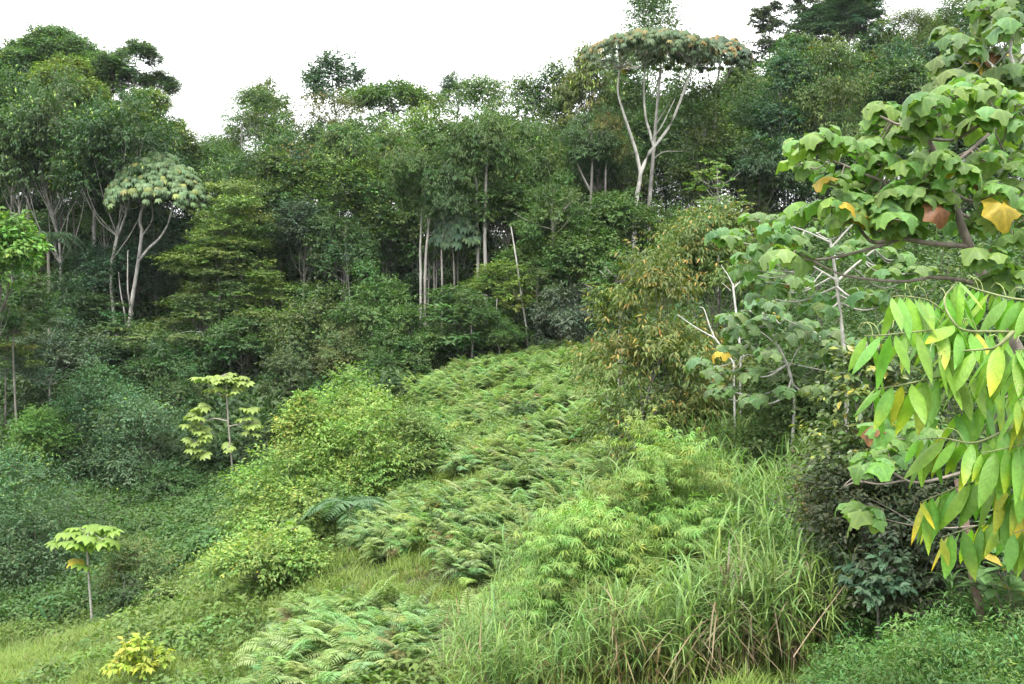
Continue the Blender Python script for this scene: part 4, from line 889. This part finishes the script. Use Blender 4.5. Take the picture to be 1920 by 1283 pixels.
# low leafy weeds over the meadow and among the ferns
X, Y = pts(40000, -34, 12, 18, 72); u = uof(X, Y); k = (u > -150) & (u < 1230) & (noise2(X, Y, .42, 5.) > .05) & (rg.uniform(0, 1, len(X)) < .34) & ~inside(EL, u, Y); X, Y = X[k], Y[k]
tn = tints(len(X), (.125, .195, .048), .16)
cover('leafy_weeds', 'low leafy weeds scattered through grass and bracken', 'weeds', [mk_weed(300 + s) for s in range(5)], X, Y, rg, .7, 1.9, tn, .15)
# creepers on the left slope
X, Y = pts(42000, -48, -6, 38, 82); u = uof(X, Y); k = (u > -120) & (u < 700) & inside([(-400, 40), (150, 41), (430, 45), (560, 50), (700, 64), (720, 84), (-400, 84)], u, Y) & (rg.uniform(0, 1, len(X)) < .55); X, Y = X[k], Y[k]
tn = tints(len(X), (.078, .148, .042), .17)
cover('creepers', 'dark green creepers smothering the left slope below the wood', 'creeper', [mk_weed(320 + s, 110, .6, .55, .13, .6) for s in range(5)], X, Y, rg, .8, 1.7, tn, .2)
# bottom right weeds
X, Y = pts(9000, 3.5, 13, 11, 21); u = uof(X, Y); k = (u > 1540) & (u < 2050) & (rg.uniform(0, 1, len(X)) < .75); X, Y = X[k], Y[k]
tn = tints(len(X), (.105, .200, .055), .2, .15) * (1 + .3 * noise2(X, Y, 1.3, 2.))[:, None]
cover('ground_weeds', 'fresh green weeds carpeting the bottom right corner', 'weeds', [mk_weed(340 + s, 40, .3, .22, .06, .42) for s in range(3)] + [mk_weed(345 + s, 60, .62, .2, .07, .3) for s in range(2)] + [mk_tuft(350 + s, 20, .25, .6) for s in range(3)], X, Y, rg, .7, 1.4, tn, .15)
# undergrowth on the forest floor and behind the right hand bushes
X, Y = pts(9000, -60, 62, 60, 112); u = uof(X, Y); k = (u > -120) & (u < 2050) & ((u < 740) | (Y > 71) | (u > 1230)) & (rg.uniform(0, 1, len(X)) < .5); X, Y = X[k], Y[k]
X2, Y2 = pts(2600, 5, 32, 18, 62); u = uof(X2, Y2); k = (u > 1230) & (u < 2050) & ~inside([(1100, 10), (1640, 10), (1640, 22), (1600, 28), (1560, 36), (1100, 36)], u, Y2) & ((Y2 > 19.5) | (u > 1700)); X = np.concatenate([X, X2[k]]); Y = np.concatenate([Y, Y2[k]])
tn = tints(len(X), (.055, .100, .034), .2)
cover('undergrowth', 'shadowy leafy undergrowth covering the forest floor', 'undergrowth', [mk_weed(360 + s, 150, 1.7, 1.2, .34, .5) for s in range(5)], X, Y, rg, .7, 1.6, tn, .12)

# ------------------------------------------------------------------ near trees: every large leaf a piece of its own
def big_leaf(seed):
    """broad heart shaped leaf with shallow lobes and radial pleats, hanging like a small umbrella"""
    rng = np.random.default_rng(seed); n = 21; V = [(0, 0, .02)]; T = []; C = [(1.25, 1.2, 1.1)]
    an = np.radians(np.linspace(-162, 162, n)); ph = rng.uniform(-.2, .2); jr = rng.uniform(.88, 1.08, n)
    for fr in (.4, .75, 1.0):
        for i, a in enumerate(an):
            vein = i % 4 == 2
            r = .5 * (1 + .14 * math.cos(5 * a + ph) + .1 * math.cos(a)) * (jr[i] if fr == 1 else 1) * fr
            z = -.95 * r ** 2 * (1 + .35 * math.cos(3 * a + ph)) + (.035 if vein else -.03 * (1 + (i % 2))) * fr ** 1.3
            V.append((r * math.sin(a), r * math.cos(a), z)); C.append((1.22, 1.15, 1.1) if vein and fr < 1 else ((1.12, 1.08, .9) if fr == 1 else (.92, .94, .95)))
    for i in range(n - 1):
        T += [(0, 2 + i, 1 + i)]
        for q in (0, n): T += [(1 + q + i, 2 + q + i, 1 + q + n + i), (2 + q + i, 2 + q + n + i, 1 + q + n + i)]
    return np.array(V), np.array(T), np.array(C)
BIGT = [big_leaf(s) for s in range(4)]
ME_BIG = [make_mesh('large_leaf', v, t, M_BIG, c, smooth=True) for v, t, c in BIGT]

def large_leaved(label, Y, foot_px, limbs, ros, leaf_d, n_leaf, col, bark, seed, rr=.3, dj=.8, footY=None, more=1):
    rng = np.random.default_rng(seed); o = ground_foot(foot_px, footY or Y); root = empty('large_leaved_tree', o); tag(root, label, 'tree'); ps = []; nodes = []; rads = []; cnt = 0; rest = []; rcol = []
    ros = list(ros) + [(x + rng.uniform(-34, 34), y + rng.uniform(-30, 30)) for x, y in list(ros) * more]
    for i, (pl, r0, r1) in enumerate(limbs):
        P = pix_path(pl, Y, n=22)
        if i == 0: P = np.concatenate([[o + [0, 0, -.3], o * .5 + P[0] * .5], P])
        r = np.linspace(r0, r1, len(P)); ps.append((P, r)); nodes.append(P[3:]); rads.append(r[3:])
    nodes = np.concatenate(nodes); rads = np.concatenate(rads)
    for ri, (x, y) in enumerate(ros):
        c = at(x, y, Y + rng.uniform(-dj, dj)); dd = np.linalg.norm(nodes - c, axis=1) + np.where(nodes[:, 2] > c[2] + .15, .6, 0); j = int(np.argmin(dd)); e = nodes[j]
        base = c - np.array([0, 0, leaf_d * .45])
        bp = [(curve([e, e * .5 + base * .5 + [0, 0, -.12 * np.linalg.norm(base - e)], base], 9), np.linspace(min(rads[j] * .7, .02 * Y / 9), .006 * Y / 9, 9))]; todo = []
        n = int(rng.integers(n_leaf - 1, n_leaf + 2)); a0 = rng.uniform(0, 6.28)
        for k in range(n):
            a = a0 + 6.283 * k / n + rng.uniform(-.35, .35); d = np.array([math.cos(a), math.sin(a), 0]); pr = rr * rng.uniform(.55, 1.15)
            p = base + d * pr + np.array([0, 0, rng.uniform(.05, .5) * leaf_d])
            F = d * 1.0 + np.array([0, 0, -rng.uniform(.35, 1.1)]); N = np.array([0, 0, 1.]) + d * rng.uniform(.3, 1.1) + rng.normal(0, .22, 3)
            q = rng.uniform(); cc = np.array(col) * rng.uniform(.75, 1.25) * np.array([rng.uniform(.85, 1.25), 1, rng.uniform(.8, 1.2)])
            if q < .010: cc = np.array((.42, .30, .04)) * rng.uniform(.8, 1.1)
            elif q < .018: cc = np.array((.20, .10, .05))
            cnt += 1
            if cnt <= 296: todo.append((ME_BIG[k % 4], p - o, F, N, leaf_d * rng.uniform(.7, 1.3), cc))
            else: rest.append(scatter((p - o)[None], F[None], N[None], [leaf_d * rng.uniform(.7, 1.3)], BIGT[k % 4][:2])); rcol.append(cc[None] * BIGT[k % 4][2])
            bp.append((curve([base, (base + p) / 2 + [0, 0, -.02], p], 4), np.array([.006, .005, .004, .004]) * Y / 9))
        br = wood(bp, 'branch', root, o, bark, M_TWIG, 5)
        for me_, p_, F_, N_, S_, c_ in todo: put(me_, br, p_, F_, N_, S_, c_)
        if rng.uniform() < .22:                                                     # withered flower head in the rosette
            V, T = joinm([blade(.06 * Y / 9, 0, (math.cos(t), math.sin(t), 0), .012 * Y / 9, .4, 3) for t in np.linspace(0, 6, 11)])
            link('flower_head', make_mesh('flower_head', V, T, M_TWIG), br, base - o + [0, 0, .05], (.36, .17, .09))
    if rest: link('foliage', make_mesh('foliage', *joinm(rest), M_LEAF, np.concatenate(rcol), smooth=True), root)['kind'] = 'stuff'
    wood(ps, 'trunk', root, o, bark, M_TWIG, 7)
    return root, o

nearT, nearO = large_leaved('near tree with broad drooping pleated leaves in rosettes at upper right', 9.2, 2080,
    [([(1930, 700), (1885, 610), (1860, 560), (1835, 500), (1805, 430), (1790, 380), (1770, 320), (1745, 270), (1725, 235)], .062, .02),
     ([(1812, 462), (1740, 456), (1690, 448), (1640, 455), (1620, 440), (1600, 415), (1560, 392)], .026, .010), ([(1690, 448), (1620, 470), (1550, 485), (1500, 487)], .018, .008),
     ([(1797, 402), (1850, 410), (1930, 408)], .02, .012), ([(1772, 322), (1820, 282), (1870, 238), (1900, 215)], .022, .01), ([(1786, 376), (1700, 352), (1640, 334), (1560, 300)], .022, .009),
     ([(1742, 266), (1690, 238), (1650, 218)], .018, .009), ([(1745, 520), (1690, 528), (1600, 520), (1560, 508), (1490, 470)], .016, .008), ([(1850, 540), (1800, 525), (1745, 520)], .02, .016),
     ([(2010, 840), (1930, 855), (1850, 872), (1790, 890), (1720, 905), (1680, 890), (1655, 862), (1656, 812)], .022, .007), ([(1700, 900), (1650, 908), (1610, 903), (1582, 912), (1600, 895)], .011, .005),
     ([(1990, 975), (1900, 985), (1830, 986), (1775, 990), (1710, 985), (1650, 970), (1606, 945)], .009, .003), ([(1720, 986), (1670, 955), (1630, 935)], .005, .002)],
    [(1655, 805), (1692, 785), (1640, 855), (1672, 845), (1730, 800), (1602, 945), (1660, 190), (1740, 178), (1790, 165), (1850, 170), (1905, 180), (1640, 228), (1700, 240), (1770, 222), (1830, 218), (1890, 238), (1500, 262), (1560, 254), (1610, 272), (1530, 302), (1590, 312), (1655, 290), (1700, 300),
     (1760, 282), (1585, 352), (1640, 342), (1690, 342), (1742, 332), (1800, 302), (1850, 282), (1905, 300), (1560, 368), (1622, 368), (1680, 392), (1752, 366), (1812, 346), (1872, 342), (1912, 372), (1850, 392), (1795, 402),
     (1700, 422), (1640, 404), (1580, 402), (1530, 382), (1905, 432), (1490, 470), (1850, 470), (1900, 500)], .205, 6, (.120, .225, .060), (.20, .17, .14), 81, rr=.15, dj=.7, more=1)
put(ME_BIG[1], nearT, at(1880, 385, 8.4) - nearO, np.array([.1, -.5, -.8]), np.array([.0, -.9, .45]), .32, (.34, .26, .04))
put(ME_BIG[2], nearT, at(1762, 392, 8.6) - nearO, np.array([.4, -.3, -.8]), np.array([.2, -.8, .45]), .26, (.20, .095, .05))
large_leaved('middle large leaved tree on a straight white trunk behind the near one', 19, 1590,
    [([(1588, 720), (1582, 650), (1572, 560), (1563, 490), (1556, 450)], 0.043, 0.025), ([(1573, 525), (1600, 500), (1640, 468)], 0.028, 0.015), ([(1572, 528), (1545, 512), (1525, 500)], 0.025, 0.015), ([(1558, 465), (1590, 430), (1610, 410)], 0.022, 0.012), ([(1557, 455), (1500, 430), (1440, 415)], 0.022, 0.009)],
    [(1420, 402), (1452, 432), (1400, 472), (1490, 442), (1530, 425), (1580, 470), (1452, 505), (1380, 432), (1610, 450), (1640, 470), (1660, 500), (1500, 520), (1430, 545), (1620, 540), (1690, 470), (1720, 500), (1660, 560), (1540, 570), (1470, 400), (1410, 515)], .29, 7, (.105, .200, .068), (.34, .33, .30), 82, rr=.27, dj=1.6, more=1)
large_leaved('lower large leaved tree with long pale limbs above the cane grass', 26, 1480,
    [([(1490, 740), (1478, 690), (1460, 650), (1440, 612), (1432, 590)], 0.043, 0.019), ([(1660, 690), (1590, 700), (1520, 690), (1440, 672), (1400, 665)], 0.019, 0.009), ([(1460, 650), (1420, 620), (1385, 632)], 0.015, 0.007), ([(1530, 625), (1485, 605), (1440, 585), (1390, 582)], 0.019, 0.007), ([(1478, 690), (1500, 650), (1530, 625)], 0.019, 0.015)],
    [(1390, 642), (1420, 602), (1452, 582), (1482, 622), (1512, 602), (1442, 652), (1402, 692), (1362, 652), (1462, 702), (1502, 682), (1542, 662), (1382, 612), (1432, 562), (1355, 720), (1525, 738), (1560, 620), (1585, 660), (1480, 560), (1440, 730), (1340, 690)], .36, 7, (.105, .180, .072), (.36, .35, .32), 83, rr=.33, dj=1.4, more=1)
large_leaved('large leaved tree with bare grey limbs in the top right corner', 15.5, 2010,
    [([(1975, 420), (1950, 260), (1922, 165), (1895, 105), (1902, 50)], 0.056, 0.019), ([(1922, 165), (1870, 130), (1840, 105), (1820, 97)], 0.022, 0.011), ([(1935, 200), (1880, 205), (1840, 190), (1790, 205)], 0.022, 0.009), ([(1905, 130), (1925, 100), (1940, 60)], 0.019, 0.012)],
    [(1800, 95), (1778, 112), (1830, 62), (1870, 48), (1852, 92), (1900, 98), (1882, 132), (1812, 142), (1862, 152), (1912, 48), (1842, 142), (1890, 20), (1915, 135), (1790, 62), (1850, 20), (1760, 150), (1800, 185)], .30, 6, (.105, .180, .065), (.34, .33, .30), 84, rr=.22, dj=1.2, more=1)

# bare white stems
def bare(label, Y, foot_px, limbs):
    o = ground_foot(foot_px, Y); root = empty('bare_tree', o); tag(root, label, 'tree')
    for i, (pl, r0, r1) in enumerate(limbs):
        P = pix_path(pl, Y, n=12)
        if i == 0: P = np.concatenate([[o + [0, 0, -.3]], P])
        q = wood([(P, np.linspace(r0, r1, len(P)))], 'trunk' if i == 0 else 'limb', root if i == 0 else tk, o, (.50, .49, .46), M_TWIG, 7)
        if i == 0: tk = q
bare('bare white stem forking in two in front of the green bush', 31, 1390, [([(1388, 660), (1383, 610), (1377, 560), (1374, 532)], 0.037, 0.031), ([(1374, 535), (1366, 518), (1357, 505), (1352, 497)], 0.020, 0.010), ([(1375, 540), (1388, 528), (1404, 512)], 0.017, 0.007), ([(1370, 545), (1360, 536), (1353, 530)], 0.011, 0.006)])
bare('bare white branch sprawling low in front of the bronze leaved tree', 29, 1385, [([(1375, 680), (1356, 655), (1340, 634)], 0.031, 0.028), ([(1340, 634), (1330, 610), (1320, 580), (1312, 576)], 0.022, 0.009), ([(1340, 634), (1318, 622), (1298, 610), (1270, 590)], 0.022, 0.009)])
bare('grey dead branch fanning out in the shade right of the white trunk', 76, 392, [([(388, 660), (384, 640), (378, 622)], 0.031, 0.025), ([(378, 622), (355, 632), (335, 640)], 0.022, 0.007), ([(378, 622), (350, 622), (328, 628)], 0.022, 0.007), ([(378, 622), (360, 645), (340, 650)], 0.019, 0.007)])

# pepper shrub whose branches hang in from the right edge
def lance_leaf(seed, n=7):
    rng = np.random.default_rng(seed); t = np.linspace(0, 1, n); wd = .34 * np.sin(math.pi * t ** .8) ** .85 * .5; wd[0] = .012; wd[-1] = .001
    z = -.22 * t ** 2 - .03; V = []; T = []; tw = rng.uniform(-.15, .15)
    for i in range(n):
        V += [(-wd[i] * rng.uniform(.9, 1.08), t[i], z[i] - abs(wd[i]) * .28 + tw * wd[i]), (0, t[i], z[i] + .012), (wd[i] * .92, t[i] + .01, z[i] - abs(wd[i]) * .28 - tw * wd[i])]
    for i in range(n - 1):
        a = 3 * i
        T += [(a, a + 1, a + 4), (a, a + 4, a + 3), (a + 1, a + 2, a + 5), (a + 1, a + 5, a + 4)]
    c = np.ones((3 * n, 3))
    if seed in (3, 5):                                                              # edges and tip turned yellow
        f = np.clip(np.repeat(t, 3) * 1.8 - .8 + rng.uniform(-.2, .2, 3 * n), 0, 1)[:, None]; c = c * (1 - f) + np.array([[2.0, 1.3, .8]]) * f
    return make_mesh('long_leaf', np.array(V, float), np.array(T)[:, ::-1], M_BIG, c, smooth=True)
ME_LANCE = [lance_leaf(s) for s in range(8)]
rp = np.random.default_rng(91)
po = ground_foot(2120, 5.0); pep = empty('pepper_shrub', po); tag(pep, 'near shrub with long hanging light green leaves at the right edge', 'shrub')
TW = [([(2080, 640), (1960, 628), (1880, 622), (1810, 620), (1785, 600), (1770, 562), (1790, 535), (1800, 528)], 4.7, 18), ([(1785, 600), (1745, 566), (1700, 556), (1672, 556)], 4.6, 9), ([(1800, 615), (1720, 622), (1660, 628), (1622, 630)], 4.5, 9),
      ([(2080, 600), (1980, 570), (1900, 560), (1840, 545), (1812, 535)], 4.9, 11), ([(1900, 622), (1870, 650), (1850, 655), (1780, 660), (1762, 668)], 4.4, 8), ([(2080, 620), (1960, 655), (1900, 690), (1820, 700), (1744, 711), (1669, 726), (1640, 728)], 4.6, 15),
      ([(2080, 700), (1980, 715), (1900, 740), (1830, 765), (1790, 775)], 4.8, 12), ([(2080, 740), (1980, 775), (1900, 800), (1830, 830), (1770, 822), (1722, 824)], 4.6, 17), ([(2080, 800), (1980, 820), (1900, 838), (1840, 850)], 4.4, 10),
      ([(2080, 830), (1980, 868), (1900, 892), (1820, 905), (1760, 928), (1725, 942)], 4.7, 15), ([(2080, 920), (1980, 945), (1900, 965), (1820, 990), (1765, 1008)], 4.9, 10), ([(2080, 880), (1990, 900), (1930, 925), (1880, 930)], 4.5, 8),
      ([(2080, 660), (1990, 660), (1940, 655), (1905, 655)], 4.4, 8), ([(2080, 760), (2000, 745), (1945, 745), (1910, 750)], 4.3, 8), ([(2080, 980), (2000, 985), (1940, 990), (1900, 1000)], 4.6, 6)]
st = []
for ti, (pl, Yt, n) in enumerate(TW):
    P = pix_path([(x, y, .15 * math.sin(i * 1.3 + ti)) for i, (x, y) in enumerate(pl)], Yt, n=26)
    tw = wood([(P, np.linspace(.009 if len(pl) > 4 else .005, .0022, 26))], 'branch', pep, po, (.17, .19, .08), M_TWIG, 6); st.append((P, None))
    Lg = np.concatenate([[0], np.cumsum(np.linalg.norm(np.diff(P, axis=0), axis=1))])
    inn = Lg[-1] if pl[0][0] < 2000 else Lg[-1] * min(.92, (1990 - pl[-1][0]) / (pl[0][0] - pl[-1][0]))
    n = int(n * 1.75)
    for k in range(n):
        s = Lg[-1] - inn * (k + .15 + rp.uniform(-.2, .2)) / n; s = min(max(s, 0), Lg[-1]); p = np.array([np.interp(s, Lg, P[:, i]) for i in range(3)]); j = min(int(np.searchsorted(Lg, s)), 25); tg = P[j] - P[j - 1]; tg = tg / np.linalg.norm(tg)
        sd = np.array([tg[1], -tg[0], 0]) * (1 if k % 2 else -1); sd = sd / max(np.linalg.norm(sd), .01)
        F = tg * rp.uniform(.1, .6) + sd * rp.uniform(.25, .75) + np.array([0, 0, -rp.uniform(.45, 1.15)]); N = np.array([0, -.25, .9]) + sd * .7 + rp.normal(0, .3, 3)
        col = np.array((.165, .320, .055)) * rp.uniform(.75, 1.2) * np.array([rp.uniform(.8, 1.25), 1, rp.uniform(.7, 1.3)])
        if rp.uniform() < .035 or (ti == 10 and k < 2) or (ti == 9 and k < 2): col = np.array((.38, .40, .05)) * rp.uniform(.8, 1.15)
        L_ = rp.uniform(.18, .27) * (.7 if k == 0 else 1)
        put(ME_LANCE[int(rp.integers(0, 8))], tw, p - po, F, N, (L_ * rp.uniform(.8, 1.05), L_), col)
        if rp.uniform() < .08:                                                       # arching flower spike
            h = np.array([tg[0] * .4, 0, 1.0]); q = [p, p + h * .045 + tg * .01, p + h * .06 + tg * .05 - sd * .01, p + h * .03 + tg * .085 - sd * .015]
            V, T = tubes([(curve(q, 9) - po, np.linspace(.002, .0013, 9))], 5); link('flower_spike', make_mesh('flower_spike', V, T, M_TWIG, smooth=True), tw, color=(.28, .32, .12))
mst = curve([po + [0, 0, -.3], at(2140, 1000, 5), at(2120, 800, 4.9), at(2090, 600, 4.8)], 20)
sm = []
for P, r in st:
    if P[0][0] > at(2000, 0, 4.3)[0]: sm.append((curve([mst[int(np.argmin(np.linalg.norm(mst - P[0], axis=1)))], P[0]], 5), np.full(5, .009)))
sm.append((mst, np.linspace(.035, .014, 20))); wood(sm, 'stem', pep, po, (.17, .19, .08), M_TWIG, 6)

# lower right corner
def obovate(seed):
    t = np.linspace(0, 1, 6); wd = np.array([.02, .1, .2, .25, .2, .01]); V = []; T = []
    for i in range(6): V += [(-wd[i], t[i], -.16 * t[i] ** 2 + wd[i] * .18), (0, t[i], -.16 * t[i] ** 2), (wd[i], t[i], -.16 * t[i] ** 2 + wd[i] * .18)]
    for i in range(5):
        a = 3 * i; T += [(a, a + 1, a + 4), (a, a + 4, a + 3), (a + 1, a + 2, a + 5), (a + 1, a + 5, a + 4)]
    return make_mesh('broad_leaf', np.array(V, float), np.array(T)[:, ::-1], M_BIG, smooth=True)
ME_OB = obovate(0)
bo = ground_foot(1895, 14.8); bs = empty('broad_leaved_shrub', bo); tag(bs, 'shrub with whorls of broad glossy leaves at the lower right edge', 'shrub')
for x, y, dy in [(1862, 1040, 0), (1890, 1015, .3), (1915, 1035, -.2), (1850, 1075, -.2), (1880, 1070, -.4), (1908, 1078, .2), (1865, 1110, .2), (1895, 1108, -.3), (1920, 1000, .3), (1840, 1100, .4), (1915, 1120, -.1), (1900, 955, .6), (1870, 985, .5), (1925, 960, .2)]:
    c = at(x, y, 14.6 + dy); bb = wood([(curve([bo + [0, 0, -.1], bo * .4 + c * .6 + [.1, 0, -.1], c], 8), np.linspace(.009, .005, 8))], 'branch', bs, bo, (.16, .13, .1), M_TWIG); a0 = rp.uniform(0, 6)
    for k in range(9):
        a = a0 + 2.4 * k; d = np.array([math.cos(a), math.sin(a), 0]); F = d + [0, 0, rp.uniform(-.2, .7)]; N = np.array([0, 0, 1.]) - d * .2 + rp.normal(0, .15, 3)
        put(ME_OB, bb, c + [0, 0, .01 * k] - bo, F, N, rp.uniform(.24, .36), np.array((.095, .180, .060) if rp.uniform() > .05 else (.34, .27, .05)) * rp.uniform(.75, 1.25))
so = ground_foot(1790, 15.4); sp_ = empty('strap_leaved_plant', so); tag(sp_, 'strap leaved plant with bright rosettes beside the standing stem', 'plant')
wood([(curve([[0, 0, -.1], [.03, 0, .35], [0, 0, .8]], 6), np.linspace(.025, .015, 6))], 'stem', sp_, np.zeros(3), (.2, .18, .12), M_TWIG)
for k in range(34):
    a = 2.4 * k; h = .12 + .7 * k / 34; V, T = blade(rp.uniform(.4, .62), 0, (math.cos(a), math.sin(a), 0), .05, rp.uniform(.25, .7), 5)
    link('leaf', make_mesh('strap_leaf', V, T, M_LEAF), sp_, (0, 0, h), np.array((.075, .150, .045)) * rp.uniform(.8, 1.25))
for nm, lb, pl, Yp, r0, r1, c in [('standing_stem', 'brown upright stem rising beside the dark hollow', [(1846, 1215), (1838, 1150), (1826, 1090), (1815, 1020), (1808, 960), (1795, 900)], 15.2, .075, .055, (.16, .115, .085)),
        ('fallen_pole', 'thin pale pole leaning from the cane grass into the dark hollow', [(1488, 1232), (1530, 1170), (1590, 1090)], 16, .012, .009, (.36, .28, .18))]:
    P = pix_path(pl, Yp, n=10); o = link(nm, make_mesh(nm, *tubes([(P - P[0], np.linspace(r0, r1, 10))], 8), M_TWIG, smooth=True), None, P[0], c); tag(o, lb, 'stem' if nm[0] == 's' else 'pole')

# thin humid air
hz = bpy.data.materials.new('haze'); hz.use_nodes = True; hz.node_tree.nodes.clear()
_o = hz.node_tree.nodes.new('ShaderNodeOutputMaterial'); _v = hz.node_tree.nodes.new('ShaderNodeVolumePrincipled')
_v.inputs['Color'].default_value = (.86, .92, 1.0, 1); _v.inputs['Density'].default_value = 0.00008
hz.node_tree.links.new(_v.outputs[0], _o.inputs['Volume'])
_c = np.array([[x, y, z] for x in (-1400, 1400) for y in (-1300, 1420) for z in (-45, 48)], float)
_t = np.array([[0, 1, 3], [0, 3, 2], [4, 6, 7], [4, 7, 5], [0, 4, 5], [0, 5, 1], [2, 3, 7], [2, 7, 6], [0, 2, 6], [0, 6, 4], [1, 5, 7], [1, 7, 3]])
_hz = link('haze', make_mesh('haze', _c, _t, hz)); tag(_hz, 'thin humid haze hanging in front of the far trees', 'haze', kind='stuff')
